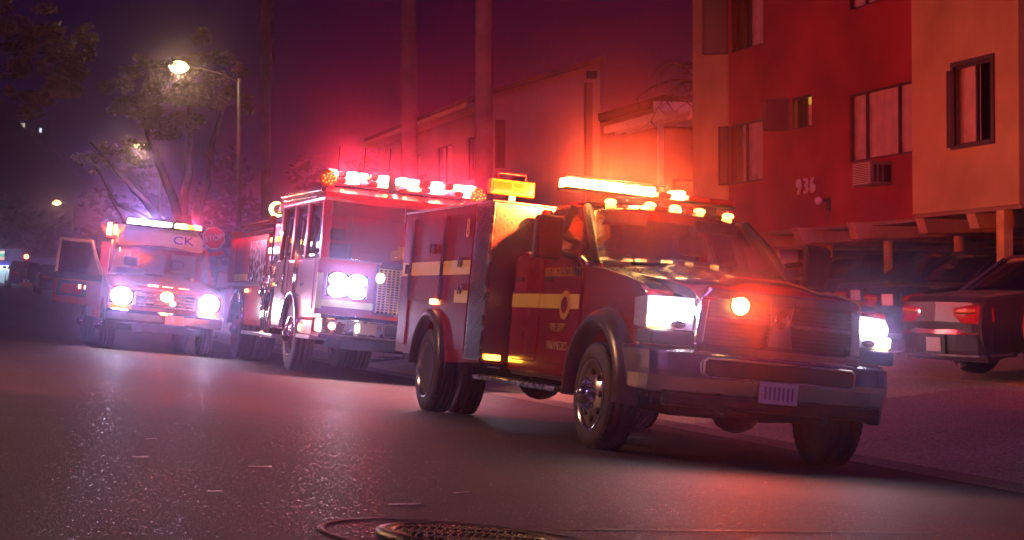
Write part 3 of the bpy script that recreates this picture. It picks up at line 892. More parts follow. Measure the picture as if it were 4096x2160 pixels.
# dark hill far behind with two small lit houses
hill = MB(); g = []
for i in range(15):
    y = 215+i*8
    g.append([(x, y, 2+37*math.exp(-((x+12)/40)**2-((y-262)/34)**2)*(1+0.12*math.sin(x*0.35)*math.sin(y*0.21))) for x in range(-100, 101, 8)])
struct(hill.sheet(g).build('hill', 'leaf_dark'))
for x, y, z, n, lab in ((11.2, 256.0, 24.4, 4, 'tiny hillside house with a row of four lit windows at far left'), (14.7, 256.0, 23.8, 1, 'tiny hillside house with a single lit window, right of the other')):
    t = thing('hillside_house', lab, 'house', loc=(x, y, z), group='houses on the far hill')
    MB().box(-0.3,2.4 if n == 4 else 1.2,0,5,-6,3.4).build('wall', 'room_dark', t)
    for k in range(n): MB().box(0.0+k*0.42,0.28+k*0.42,-0.05,-0.01,2.3,2.9).build('lit_window', 'sign_cream' if n == 4 else 'shop_tube', t)
# ------------------------------------------------------------------ wheels
mat('wheel_chrome', (0.75, 0.72, 0.74), 0.18, 1.0, 0.05, 8.0)
def arc(cx, cz, r, a0, a1, n):
    return [(cx+r*math.cos(RAD(a0+(a1-a0)*i/n)), cz+r*math.sin(RAD(a0+(a1-a0)*i/n))) for i in range(n+1)]
WH = {}
def wheel_meshes(key, R, w, rim, style):
    """tyre, rim and hub around the local y axis, outer face towards -y"""
    h = w/2
    t = MB().lathe([(rim,h*0.85),(rim*1.04,h),(R*0.90,h*1.04),(R*0.975,h*0.9),(R*0.985,h*0.62),(R*0.955,h*0.60),(R*0.955,h*0.46),(R,h*0.44),(R,h*0.10),(R*0.965,h*0.08),
                    (R*0.965,-h*0.08),(R,-h*0.10),(R,-h*0.44),(R*0.955,-h*0.46),(R*0.955,-h*0.60),(R*0.985,-h*0.62),(R*0.975,-h*0.9),(R*0.90,-h*1.04),(rim*1.12,-h*1.06),(rim*1.04,-h),(rim,-h*0.85)], 'y', n=48)
    tyre = t.mesh('tyre'); tyre.materials.append(M['rubber'])
    lug = MB()
    for k in range(46):                              # shoulder lugs of the tread
        a = 2*math.pi*k/46
        for s in (-1, 1):
            c = Vector((math.cos(a), 0, math.sin(a)))*R*0.985 + Vector((0, s*h*0.76, 0))
            tg = Vector((-math.sin(a), 0, math.cos(a)))
            lug.obox(c, tg*R*0.042, Vector((0,h*0.13,0)), Vector((math.cos(a),0,math.sin(a)))*R*0.016)
    tread = lug.mesh('tread'); tread.materials.append(M['rubber'])
    if style == 'truck':
        prof = [(rim,h*0.8),(rim*0.95,h*0.6),(rim*0.95,-h*0.55),(rim*1.03,-h*1.02),(rim*1.06,-h*1.10),(rim*1.0,-h*1.08),(rim*0.93,-h*0.85),(rim*0.86,-h*0.60),(rim*0.78,-h*0.72),(rim*0.52,-h*1.05),(rim*0.44,-h*1.1),(0.001,-h*1.1)]
    elif style == 'dual':
        prof = [(rim,h*0.8),(rim*0.95,h*0.6),(rim*0.95,-h*0.55),(rim*1.03,-h*1.02),(rim*1.06,-h*1.10),(rim*1.0,-h*1.08),(rim*0.93,-h*0.7),(rim*0.90,h*0.1),(rim*0.6,h*0.3),(rim*0.44,h*0.25),(0.001,h*0.25)]
    else:
        prof = [(rim,h*0.8),(rim*0.95,-h*0.55),(rim*1.03,-h*1.0),(rim*0.95,-h*0.95),(rim*0.85,-h*0.75),(rim*0.3,-h*0.8),(0.001,-h*0.85)]
    r = MB().lathe(prof, 'y', n=40).mesh('rim'); r.materials.append(M['wheel_chrome'])
    hub = MB()
    yo = {'truck': -h*1.1, 'dual': h*0.25, 'car': -h*0.8}[style]
    hub.lathe([(rim*0.32,yo+0.005),(rim*0.31,yo-0.05),(rim*0.24,yo-0.085),(rim*0.12,yo-0.10),(0.001,yo-0.10)] if style != 'car' else [(rim*0.18,yo),(rim*0.14,yo-0.01),(0.001,yo-0.012)], 'y', n=20)
    for k in range(10 if style != 'car' else 5):
        a = 2*math.pi*k/(10 if style != 'car' else 5)
        rr = rim*0.40 if style != 'car' else rim*0.3
        hub.lathe([(rim*0.05,yo+0.01),(rim*0.05,yo-0.03),(rim*0.03,yo-0.042),(0.001,yo-0.043)], 'y', (math.cos(a)*rr,0,math.sin(a)*rr), 8)
    hub = hub.mesh('hub'); hub.materials.append(M['chrome'])
    holes = MB()
    nh = 8 if style != 'car' else 7
    for k in range(nh):
        a = 2*math.pi*(k+0.5)/nh
        rr = rim*0.68; yy = -h*0.9 if style == 'truck' else (h*0.20 if style == 'dual' else -h*0.79)
        holes.lathe([(rim*0.09,yy+0.02),(rim*0.10,yy-0.012),(0.001,yy-0.013)], 'y', (math.cos(a)*rr,0,math.sin(a)*rr), 10)
    hm = holes.mesh('hand_hole'); hm.materials.append(M['undercarriage'])
    WH[key] = (tyre, tread, r, hub, hm)
def put_wheel(root, key, loc, flip=False, spin=0.0):
    w = part_empty('wheel', root, loc, (0, spin, math.pi if flip else 0))
    for n, me in zip(('tyre', 'tread', 'rim', 'hub', 'hand_hole'), WH[key]):
        o = bpy.data.objects.new(n, me); col.objects.link(o); o.parent = w
        if n in ('tread', 'hand_hole'): o['kind'] = 'stuff'
    return w
wheel_meshes('rescue', 0.405, 0.23, 0.262, 'truck')
wheel_meshes('rescue_dual', 0.405, 0.23, 0.262, 'dual')
wheel_meshes('engine', 0.53, 0.30, 0.30, 'truck')
wheel_meshes('ambulance', 0.38, 0.23, 0.22, 'truck')
wheel_meshes('car', 0.315, 0.20, 0.20, 'car')

def pane(name, quad, m, parent, bulge=0.0, n=6, thick=0.006):
    """curved glass pane from four corners (bl, br, tr, tl), bulging along its normal"""
    a, b, c, d = map(Vector, quad)
    nrm = (b-a).cross(d-a).normalized()
    g = []
    for i in range(n+1):
        v = i/n; row = []
        for j in range(n+1):
            u = j/n
            p = (a*(1-u)+b*u)*(1-v) + (d*(1-u)+c*u)*v
            row.append(p + nrm*bulge*(4*u*(1-u)))
        g.append(row)
    return MB().sheet(g).build(name, m, parent, solid=thick)
def seat(parent, x, y, z, m='seat_cloth', w=0.25):
    s = MB().box(x-0.25,x+0.28,y-w,y+w,z,z+0.16).build('seat', m, parent, bevel=0.05, seg=3)
    MB().prism([(x-0.20,z+0.1),(x-0.08,z+0.12),(x-0.22,z+0.66),(x-0.32,z+0.66)], 'y', y-w, y+w).build('seat_back', m, s, bevel=0.04, seg=3)
    MB().box(x-0.36,x-0.25,y-0.13,y+0.13,z+0.70,z+0.88).build('headrest', m, s, bevel=0.04, seg=3)
    return s

# ------------------------------------------------------------------ rescue truck
RT = thing('rescue_truck', 'dark red rescue truck parked nearest, amber light bar flashing on its roof', 'truck',
           vmatrix(5.84, 12.87, (0, -1), -0.0944, GY))
def rescue(r):
    W = 4.28
    MB().box(-5.4,0.55,-0.45,-0.33,0.50,0.66).box(-5.4,0.55,0.33,0.45,0.50,0.66).box(-2.6,-2.5,-0.4,0.4,0.52,0.62).box(-5.3,-5.2,-0.4,0.4,0.5,0.62).build('chassis', 'undercarriage', r)
    MB().tube([(0,-0.95,0.40),(0,-0.4,0.36),(0,0.4,0.36),(0,0.95,0.40)],0.06,8).ball((0,0.15,0.36),0.16,0.2,0.16).build('front_axle', 'undercarriage', r)
    MB().tube([(-W,-0.95,0.405),(-W,0.95,0.405)],0.07,8).ball((-W,0,0.40),0.2,0.24,0.2).build('rear_axle', 'undercarriage', r)
    MB().box(-3.2,-2.2,-0.8,-0.5,0.36,0.58).build('fuel_tank', 'undercarriage', r, bevel=0.05)
    MB().box(0.2,0.6,-0.6,0.6,0.34,0.52).tube([(0.55,-0.8,0.42),(0.6,0,0.36),(0.55,0.8,0.42)],0.03).build('skid_plate', 'undercarriage', r, bevel=0.03)
    for y in (-0.4, 0.4):
        MB().tube([(0.85,y,0.44),(0.98,y,0.42),(1.02,y,0.40),(0.98,y,0.36),(0.85,y,0.38)],0.016).build('tow_hook', 'undercarriage', r)
    put_wheel(r, 'rescue', (0,-0.95,0.405), spin=0.3); put_wheel(r, 'rescue', (0,0.95,0.405), True)
    put_wheel(r, 'rescue_dual', (-W,-1.08,0.405)); put_wheel(r, 'rescue_dual', (-W,-0.80,0.405), True)
    put_wheel(r, 'rescue_dual', (-W,1.08,0.405), True); put_wheel(r, 'rescue_dual', (-W,0.80,0.405))
    # hood: grid surface with power dome and rolled front edge
    g = []
    XS = [0.93,0.90,0.84,0.72,0.5,0.2,-0.1,-0.4,-0.78]
    for x in XS:
        row = []
        q = (0.93-x)/1.71
        zc = 1.235+0.115*min(1,(0.93-x)/0.12)**0.6+0.15*q
        hw = 0.66+0.13*min(1,(0.93-x)/0.3)+0.02*q
        for k in range(13):
            v = -1+k/6
            z = zc-0.075*abs(v)**2.6-(0.03 if 0.45 < abs(v) < 0.6 else 0.0)+(0.012 if abs(v) < 0.45 else 0)
            row.append((x, v*hw, z))
        g.append(row)
    MB().sheet(g).build('hood', 'red_paint', r, solid=0.012, sub=1)
    # fenders with wheel openings
    for s in (-1, 1):
        poly = [(0.72,0.86),(0.60,0.62)]+arc(0,0.42,0.56,20,172,18)+[(-0.60,0.50),(-0.60,1.42),(-0.2,1.385),(0.3,1.325),(0.62,1.27),(0.74,1.22)]
        mb = MB()
        y1, y0 = s*0.985, s*0.76
        mb.prism(poly, 'y', min(y0,y1), max(y0,y1))
        mb.build('fender', 'red_paint', r, bevel=0.035, seg=3)
        # black flare around the wheel
        fl = MB(); rings = []
        for i in range(25):
            a = RAD(-6+192*i/24)
            for_r = []
            for rr, yy in ((0.50,0.96),(0.50,1.10),(0.535,1.115),(0.60,1.06),(0.64,0.975),(0.60,0.96)):
                for_r.append((rr*math.cos(a)*1.04, s*yy, 0.44+rr*math.sin(a)*1.02))
            rings.append(for_r)
        fl.loft(rings).build('wheel_flare', 'fender_black', r)
        MB().prism([(0.9,0.84),(0.9,0.92),(0.62,1.20),(-0.55,1.35),(-0.55,0.55),(0,0.99),(0.55,0.6)], 'y', s*0.60-0.02, s*0.60+0.02).build('inner_fender', 'undercarriage', r)
    # grille: surround, crosshair bars, dark inserts
    gr = part_empty('grille', r)
    sur = MB()
    sur.prism([(-0.66,0.82),(0.66,0.82),(0.64,1.235),(0.55,1.27),(-0.55,1.27),(-0.64,1.235)], 'x', 0.84, 0.865)
    sur.build('grille_backing', 'black_plastic', gr)
    fr = MB()
    fr.prism([(-0.67,0.80),(0.67,0.80),(0.665,0.872),(-0.665,0.872)], 'x', 0.86, 0.955)
    fr.prism([(-0.64,1.20),(0.64,1.20),(0.57,1.275),(-0.57,1.275)], 'x', 0.86, 0.95)
    fr.prism([(-0.67,0.873),(-0.60,0.873),(-0.575,1.199),(-0.645,1.199)], 'x', 0.86, 0.95)
    fr.prism([(0.67,0.873),(0.60,0.873),(0.575,1.199),(0.645,1.199)], 'x', 0.86, 0.95)
    fr.build('grille_surround', 'bumper_chrome', gr, bevel=0.012)
    MB().prism([(-0.11,0.873),(0.11,0.873),(0.075,1.06),(0.10,1.199),(-0.10,1.199),(-0.075,1.06)], 'x', 0.87, 0.962).build('grille_centre_bar', 'bumper_chrome', gr, bevel=0.012)
    for s in (-1, 1):
        MB().box(0.87,0.945,min(s*0.09,s*0.60),max(s*0.09,s*0.60),1.035,1.075).build('grille_cross_bar', 'bumper_chrome', gr, bevel=0.008)
        m = MB()
        for k in range(5): m.box(0.866,0.885,min(s*0.1,s*0.58),max(s*0.1,s*0.58),0.89+k*0.03,0.90+k*0.03)
        for k in range(4): m.box(0.866,0.885,min(s*0.1,s*0.57),max(s*0.1,s*0.57),1.085+k*0.03,1.095+k*0.03)
        m.build('grille_slat', 'fender_black', gr)
    MB().prism([(-0.05,1.13),(0,1.16),(0.05,1.13),(0.055,1.08),(0.03,1.035),(0,1.02),(-0.03,1.035),(-0.055,1.08)], 'x', 0.962, 0.975).build('emblem', 'steel', gr, bevel=0.006)
    # headlamps
    for s in (-1, 1):
        y0, y1 = s*0.66, s*1.0
        hl = part_empty('headlight', r)
        body = MB()
        P = lambda x, y, z: (x, s*y, z)
        A = [P(0.90,0.67,0.95),P(0.80,0.99,0.94),P(0.62,1.02,0.96),P(0.58,1.01,1.16),P(0.74,0.98,1.18),P(0.87,0.66,1.185)]
        Bk = [P(0.70,0.67,0.95),P(0.65,0.9,0.94),P(0.55,0.97,0.96),P(0.52,0.97,1.16),P(0.62,0.9,1.18),P(0.70,0.66,1.185)]
        body.loft([Bk, A]).build('housing', 'clear_lens', hl, bevel=0.012)
        MB().ball(P(0.860,0.83,1.095), 0.035, 0.105, 0.075, 16, 10).build('main_lamp', 'white_glow', hl)
        MB().ball(P(0.880,0.71,1.10), 0.025, 0.055, 0.055, 14, 8).build('inner_lamp', 'white_glow', hl)
        low = MB(); low.obox(P(0.83,0.93,1.0), (0.010,0,0), (-0.025,s*0.065,0), (0,0,0.036)); low.build('turn_lamp', 'amber_white', hl, bevel=0.01)
        MB().ball(P(0.865,0.77,0.99), 0.03, 0.07, 0.035).build('fog_reflector', 'chrome', hl)
        lamp(r, P(1.02,0.80,1.09), HEAD, RESCUE_W, 0.02, spot=(1,0,0.03), size=120, blend=1.0, name='headlight_beam')
        MB().box(0.60,0.90,min(s*0.66,s*0.99),max(s*0.66,s*0.99),0.83,0.94).build('bumper_filler', 'fender_black', r, bevel=0.02)
    # chrome bumper: lofted wrap with an air slot
    bp = MB(); rings = []
    secs = [(1.06*math.sin(math.pi*(k/30-0.5)), 0.985-0.10*abs(math.sin(math.pi*(k/30-0.5)))**3-0.40*abs(math.sin(math.pi*(k/30-0.5)))**22) for k in range(31)]
    for y, x in secs:
        b = 0.49
        rings.append([(x-0.06,y*0.985,b),(x-0.022,y,b+0.02),(x+0.014,y,0.615),(x+0.014,y,0.66),(x-0.012,y,0.79),(x-0.06,y*0.985,0.825)])
    bp.loft(rings, smooth=False).build('front_bumper', 'bumper_chrome', r, bevel=0.010, seg=2)
    MB().prism([(-0.60,0.655),(-0.56,0.63),(-0.30,0.63),(-0.26,0.645),(0.30,0.645),(0.34,0.63),(0.58,0.63),(0.61,0.655),(0.61,0.74),(0.58,0.765),(-0.57,0.765),(-0.60,0.74)], 'x', 0.93, 1.006).build('bumper_slot', 'black_plastic', r)
    MB().tube([(1.004,-0.60,0.655),(1.004,-0.56,0.63),(1.006,0,0.632),(1.004,0.58,0.63),(1.004,0.61,0.655),(1.004,0.61,0.74),(1.004,0.58,0.765),(1.006,0,0.767),(1.004,-0.57,0.765),(1.004,-0.60,0.74),(1.004,-0.60,0.655)],0.008,6).build('slot_rim', 'satin_chrome', r)
    MB().box(0.80,0.93,-0.85,0.85,0.40,0.50).build('air_dam', 'black_plastic', r, bevel=0.03)
    pl = MB().box(1.004,1.016,-0.155,0.155,0.475,0.63).build('license_plate', 'plate_white', r, bevel=0.004)
    for k in range(7): MB().box(1.0155,1.0175,-0.115+k*0.036,-0.098+k*0.036,0.505,0.60).build('plate_character', 'plate_mark', pl)
    # lower cab, doors, rocker
    for s in (-1, 1):
        a, b = (-0.97,-0.80) if s < 0 else (0.80,0.97)
        MB().prism([(-0.62,0.50),(-0.62,1.44),(-0.80,1.50),(-2.42,1.52),(-2.42,0.50)], 'y', a, b).build('cab_side', 'red_paint', r, bevel=0.02)
        d = (-0.985,-0.965) if s < 0 else (0.965,0.985)
        fd = MB().prism([(-0.64,0.60),(-0.64,1.40),(-0.80,1.49),(-1.60,1.505),(-1.62,0.60)], 'y', *d).build('door', 'red_paint', r, bevel=0.008)
        rd = MB().prism([(-1.64,0.60),(-1.62,1.505),(-2.36,1.51),(-2.38,0.75),(-2.28,0.60)], 'y', *d).build('door', 'red_paint', r, bevel=0.008)
        for dd, x in ((fd, -1.45), (rd, -2.22)):
            MB().box(x-0.10,x+0.10,s*0.985-0.012,s*0.985+0.012,1.285,1.33).build('handle', 'black_plastic', dd, bevel=0.01)
        MB().box(-2.40,-0.64,min(s*0.95,s*0.90),max(s*0.95,s*0.90),0.47,0.59).build('rocker', 'fender_black', r, bevel=0.02)
        sb = MB().box(-2.9,-0.66,min(s*0.93,s*1.14),max(s*0.93,s*1.14),0.385,0.425).build('running_board', 'steel', r, bevel=0.01)
        tp = MB()
        for k in range(18): tp.box(-2.85+k*0.12,-2.79+k*0.12,min(s*0.96,s*1.12),max(s*0.96,s*1.12),0.424,0.431)
        tp.build('step_pad', 'fender_black', sb)
        MB().tube([(-1.0,s*0.9,0.40),(-1.0,s*0.5,0.55)],0.025).tube([(-2.3,s*0.9,0.40),(-2.3,s*0.5,0.55)],0.025).build('step_bracket', 'undercarriage', sb)
        # yellow door stripe
        st = MB().box(-2.37,-1.63,s*0.988-0.003,s*0.988+0.003,1.06,1.18).box(-1.615,-0.66,s*0.988-0.003,s*0.988+0.003,1.06,1.18).build('stripe', 'yellow_stripe', r)
        # seal badge
        MB().lathe([(0.12,-0.003),(0.12,0.003),(0.001,0.0035)], 'y', (-0.98,s*0.992,1.09), 28).build('round_seal', 'gold_letter', r)
        MB().lathe([(0.07,-0.003),(0.07,0.003),(0.001,0.0035)], 'y', (-0.98,s*0.997,1.09), 20).build('seal_centre', 'red_paint', r)
    MB().box(-0.66,0.4,-0.76,0.76,0.62,1.20).build('engine_bay', 'undercarriage', r)
    MB().box(-2.42,-0.7,-0.80,0.80,0.52,0.62).build('cab_floor', 'interior', r)
    MB().box(-2.42,-2.37,-0.96,0.96,0.52,1.52).build('cab_back', 'red_paint', r)
    text('door_lettering', 'LOS ANGELES COUNTY', 0.105, 'gold_letter', r, (-1.12,-0.990,1.36), SIDE_R, 0.002, 0.78)
    text('door_lettering', 'FIRE DEPT', 0.10, 'gold_letter', r, (-1.12,-0.990,0.90), SIDE_R, 0.002, 0.85)
    text('door_lettering', 'PARAMEDICS', 0.10, 'gold_letter', r, (-1.10,-0.990,0.75), SIDE_R, 0.002, 0.85)
    # greenhouse
    rf = MB(); rings = []
    for x, z, hw in ((-1.30,1.955,0.70),(-1.40,1.995,0.70),(-1.6,2.025,0.70),(-2.0,2.035,0.70),(-2.25,2.02,0.69),(-2.38,1.96,0.68)):
        rings.append([(x,-hw-0.03,z-0.09),(x,-hw,z-0.03),(x,-hw*0.8,z),(x,0,z+0.018),(x,hw*0.8,z),(x,hw,z-0.03),(x,hw+0.03,z-0.09),(x,0,z-0.07)])
    rf.loft(rings).build('roof', 'red_paint', r)
    for s in (-1, 1):
        MB().tube([(-0.66,s*0.87,1.44),(-0.98,s*0.82,1.70),(-1.36,s*0.735,1.94)],[0.035,0.033,0.04],8).build('front_pillar', 'fender_black', r)
        MB().tube([(-1.64,s*0.93,1.49),(-1.66,s*0.74,1.95)],0.045,8).build('centre_pillar', 'fender_black', r)
        MB().prism([(-2.40,1.50),(-2.22,1.50),(-2.26,1.95),(-2.38,1.95)], 'y', min(s*0.72,s*0.80), max(s*0.72,s*0.80)).prism([(-2.40,1.49),(-2.2,1.49),(-2.2,1.56),(-2.40,1.56)],'y',min(s*0.78,s*0.95),max(s*0.78,s*0.95)).build('rear_pillar', 'red_paint', r, bevel=0.02)
        pane('side_window', [(-0.80,s*0.92,1.49),(-1.62,s*0.93,1.50),(-1.64,s*0.75,1.93),(-1.30,s*0.755,1.93)], 'car_glass', r)
        pane('side_window', [(-1.68,s*0.93,1.50),(-2.22,s*0.92,1.51),(-2.25,s*0.745,1.93),(-1.69,s*0.75,1.93)], 'dark_glass', r)
    pane('windshield', [(-0.70,-0.86,1.455),(-0.70,0.86,1.455),(-1.33,0.72,1.95),(-1.33,-0.72,1.95)], 'car_glass', r, 0.07, 10)
    pane('rear_window', [(-2.40,-0.75,1.52),(-2.40,0.75,1.52),(-2.36,0.66,1.93),(-2.36,-0.66,1.93)], 'dark_glass', r)
    MB().tube([(-0.72,-0.5,1.47),(-0.80,-0.1,1.53),(-0.82,0.35,1.545)],0.010,6).build('wiper', 'black_plastic', r)
    MB().tube([(-0.72,0.3,1.47),(-0.80,0.6,1.52),(-0.84,0.78,1.53)],0.010,6).build('wiper', 'black_plastic', r)
    MB().box(-0.95,-0.70,-0.84,0.84,1.20,1.43).build('dashboard', 'interior', r, bevel=0.04)
    seat(r,-1.45,-0.42,0.95); seat(r,-1.45,0.42,0.95)
    sw = MB(); sw.tube([(-1.02+0.06*math.sin(2*math.pi*k/20),0.42+0.18*math.cos(2*math.pi*k/20),1.40+0.17*math.sin(2*math.pi*k/20)) for k in range(21)],0.014,6).build('steering_wheel', 'black_plastic', r)
    MB().box(-1.3,-1.26,-0.62,-0.22,1.83,1.93).box(-1.3,-1.26,0.22,0.62,1.83,1.93).build('sun_visor', 'seat_cloth', r, bevel=0.01)
    # mirrors
    for s in (-1, 1):
        mr = MB().box(-0.98,-0.86,min(s*1.09,s*1.33),max(s*1.09,s*1.33),1.44,1.80).build('mirror', 'black_plastic', r, bevel=0.04, seg=3)
        MB().box(-0.99,-0.981,min(s*1.115,s*1.305),max(s*1.115,s*1.305),1.47,1.77).build('mirror_glass', 'chrome', mr)
        MB().tube([(-0.92,s*1.15,1.66),(-0.95,s*0.93,1.60)],0.025).tube([(-0.92,s*1.15,1.52),(-0.95,s*0.95,1.48)],0.025).build('mirror_arm', 'black_plastic', mr)
        if s < 0: MB().box(-0.858,-0.853,s*1.33+0.01,s*1.33+0.03,1.47,1.77).build('mirror_trim', 'chrome', mr)
    # roof marker lamps and light bar
    for k, y in enumerate((-0.53,-0.17,0.06,0.29,0.56)):
        MB().ball((-1.36,y,2.02-0.05*y*y),0.06,0.05,0.028).build('roof_marker', 'marker_yellow', r)
    lb = part_empty('light_bar', r)
    MB().box(-1.66,-1.42,-0.92,0.66,2.075,2.10).build('bar_base', 'black_plastic', lb, bevel=0.01)
    for y in (-0.62, 0.45): MB().box(-1.6,-1.48,y-0.05,y+0.05,2.0,2.08).build('bar_foot', 'black_plastic', lb)
    mods = [(-0.91,-0.72,'amber_white'),(-0.715,-0.54,'amber_white'),(-0.535,-0.37,'amber_white'),(-0.33,-0.23,'amber_white'),(-0.19,-0.10,'amber_white'),(-0.07,0.06,'red_lens'),(0.09,0.18,'amber_white'),(0.21,0.42,'red_lens'),(0.425,0.65,'red_lens')]
    for a, b, m in mods:
        tall = 0.08 if m == 'amber_white' else 0.05
        MB().box(-1.65,-1.43,a,b,2.102,2.102+tall).build('lamp_module', m, lb, bevel=0.018, seg=3)
    MB().tube([(-1.44,-0.92,2.20),(-1.44,0.0,2.20)],0.006).build('bar_trim', 'black_plastic', lb)
    lamp(r, (-1.66,-0.48,2.20), AMBER, AMBER_W, 0.015)
    lamp(r, (-1.66,-0.20,2.20), AMBER, AMBER_W*0.5, 0.015)
    lamp(r, (-1.70,0.13,2.20), AMBER, AMBER_W*0.15, 0.015)
    # beacon in the grille
    bc = MB().lathe([(0.001,0.975),(0.055,0.97),(0.062,0.94)], 'x', (0,-0.33,1.165), 20).build('grille_beacon', 'amber_white', r)
    MB().lathe([(0.062,0.935),(0.075,0.95),(0.08,0.93)], 'x', (0,-0.33,1.165), 20, caps=False).build('beacon_bezel', 'chrome', bc)
    lamp(r, (1.06,-0.33,1.165), AMBER, BEACON_W, 0.03, spot=(1,0,-0.06), size=150, blend=1.0)
    # equipment body
    x0, x1 = -5.60, -2.56
    bd = MB()
    bd.prism([(x0,0.54),(-W-0.52,0.54)]+arc(-W,0.45,0.52,175,5,16)+[(x1,0.54),(x1,1.99),(x0,1.99)], 'y', -1.19, 1.19)
    bd.build('equipment_body', 'red_paint', r, bevel=0.02)
    for s in (-1, 1):
        y = s*1.19
        pr = (y-0.008, y+0.012) if s > 0 else (y-0.012, y+0.008)
        doors = [[(-5.54,0.62),(-5.22,0.62),(-5.22,1.93),(-5.54,1.93)],
                 [(-5.19,1.08),(-4.03,1.08),(-4.03,1.93),(-5.19,1.93)],
                 [(-3.99,1.04),(-3.72,0.94),(-3.68,0.62),(-3.06,0.62),(-3.06,1.93),(-3.99,1.93)]]
        for d in doors:
            dr = MB().prism(d, 'y', *pr).build('compartment_door', 'red_paint', r, bevel=0.008)
        for x in (-5.205, -4.01):
            MB().tube([(x+0.03,y+s*0.016,1.92),(x+0.03,y+s*0.016,1.10)],0.020,6).tube([(x-0.03,y+s*0.016,1.92),(x-0.03,y+s*0.016,1.10)],0.014,6).build('door_hinge', 'chrome', r)
        for x, z in ((-4.42,1.60),(-3.36,1.45),(-3.30,1.20),(-5.30,1.4)):
            h = MB().lathe([(0.05,s*0.012),(0.05,s*0.026),(0.03,s*0.034),(0.001,s*0.034)], 'y', (x,y,z), 16).build('door_latch', 'chrome', r)
            MB().box(x-0.015,x+0.015,min(y+s*0.03,y+s*0.05),max(y+s*0.03,y+s*0.05),z-0.05,z+0.05).build('latch_handle', 'chrome', h, bevel=0.006)
        stp = MB()
        yy = (y+s*0.0135, y+s*0.0165)
        stp.box(-5.53,-5.225,min(yy),max(yy),1.335,1.47).box(-5.18,-4.035,min(yy),max(yy),1.335,1.47).box(-3.985,-3.065,min(yy),max(yy),1.335,1.47)
        stp.box(-3.50,-3.065,min(yy),max(yy),1.07,1.185)
        stp.build('stripe', 'yellow_stripe', r)
        # black wheel flare
        fl = MB(); rings = []
        for i in range(21):
            a = RAD(0+180*i/20)
            rings.append([(-W+rr*math.cos(a), s*q, 0.45+rr*math.sin(a)) for rr, q in ((0.47,1.14),(0.47,1.235),(0.50,1.25),(0.55,1.22),(0.56,1.185))])
        fl.loft(rings).build('wheel_flare', 'fender_black', r)
        mk = MB().box(-4.25,-4.10,min(y,y+s*0.05),max(y,y+s*0.05),1.045,1.10).build('side_marker', 'red_hot', r, bevel=0.012)
        # tread plate at the front corner
        pl = MB().box(-3.03,x1+0.006,min(y+s*0.002,y+s*0.010),max(y+s*0.002,y+s*0.010),0.56,1.985).build('tread_plate', 'diamond_plate', r)
        lz = MB()
        for i in range(8):
            for j in range(37):
                cx = -2.99+0.055*i; cz = 0.59+0.055*j+(0.0275 if i % 2 else 0)
                d = 0.8 if (i//2+j) % 2 else -0.8
                if cz > 1.96: continue
                lz.obox((cx,y+s*0.0115,cz), (0.015*math.cos(d),0,0.015*math.sin(d)), (-0.006*math.sin(d),0,0.006*math.cos(d)), (0,0.0035,0))
        lz.build('tread_bar', 'diamond_plate', pl, kind='stuff')
    pl = MB().box(x1+0.002,x1+0.010,-1.18,1.18,0.56,1.985).build('tread_plate', 'diamond_plate', r)
    lz = MB()
    for i in range(63):
        for j in range(37):
            cy_ = -1.15+0.037*i; cz = 0.59+0.056*j+(0.028 if i % 2 else 0)
            d = 0.8 if (i//2+j) % 2 else -0.8
            if cz > 1.96: continue
            lz.obox((x1+0.0115,cy_,cz), (0,0.015*math.cos(d),0.015*math.sin(d)), (0,-0.006*math.sin(d),0.006*math.cos(d)), (0.0035,0,0))
    lz.build('tread_bar', 'diamond_plate', pl, kind='stuff')
    MB().box(-5.62,x1+0.012,-1.205,1.205,1.99,2.01).build('body_top', 'diamond_plate', r, bevel=0.006)
    tpz = MB()
    for i in range(30):
        for s in (-1, 1):
            for q in range(3):
                tpz.box(-5.55+0.1*i,-5.51+0.1*i,s*1.15-q*s*0.06-0.008,s*1.15-q*s*0.06+0.008,2.009,2.014)
    tpz.build('tread_bar', 'diamond_plate', r, kind='stuff')
    for s in (-1, 1):
        MB().tube([(x1+0.02,s*1.185,0.58),(x1+0.02,s*1.185,1.98)],0.022,10).build('corner_rail', 'steel', r)
        MB().box(x1+0.012,x1+0.032,min(s*1.15,s*1.0),max(s*1.15,s*1.0),0.57,0.62).build('corner_lamp', 'amber_glow', r, bevel=0.008)
    text('unit_number', '8', 0.26, 'gold_letter', r, (-3.25,-1.2045,1.76), SIDE_R, 0.002, 0.8)
    MB().box(-5.62,-5.60,-1.1,1.1,0.5,0.75).build('rear_bumper', 'steel', r)
    # flood lamp, yellow from amber light put into its colour, with a carrying frame on the body's front corner
    fl = part_empty('flood_lamp', r, (-2.62,-1.02,2.0))
    MB().box(-0.05,0.05,-0.03,0.03,0.0,0.06).build('bracket', 'steel', fl)
    MB().box(-0.06,0.05,-0.21,0.21,0.06,0.20).build('case', 'amber_lit_case', fl, bevel=0.012)
    MB().box(0.05,0.056,-0.19,-0.01,0.08,0.18).box(0.05,0.056,0.01,0.19,0.08,0.125).box(0.05,0.056,0.01,0.19,0.135,0.18).build('lens', 'amber_lens', fl)
    MB().tube([(0,-0.13,0.20),(0,-0.13,0.26),(0,0.13,0.26),(0,0.13,0.20)],0.009,6).build('handle', 'red_paint', fl)
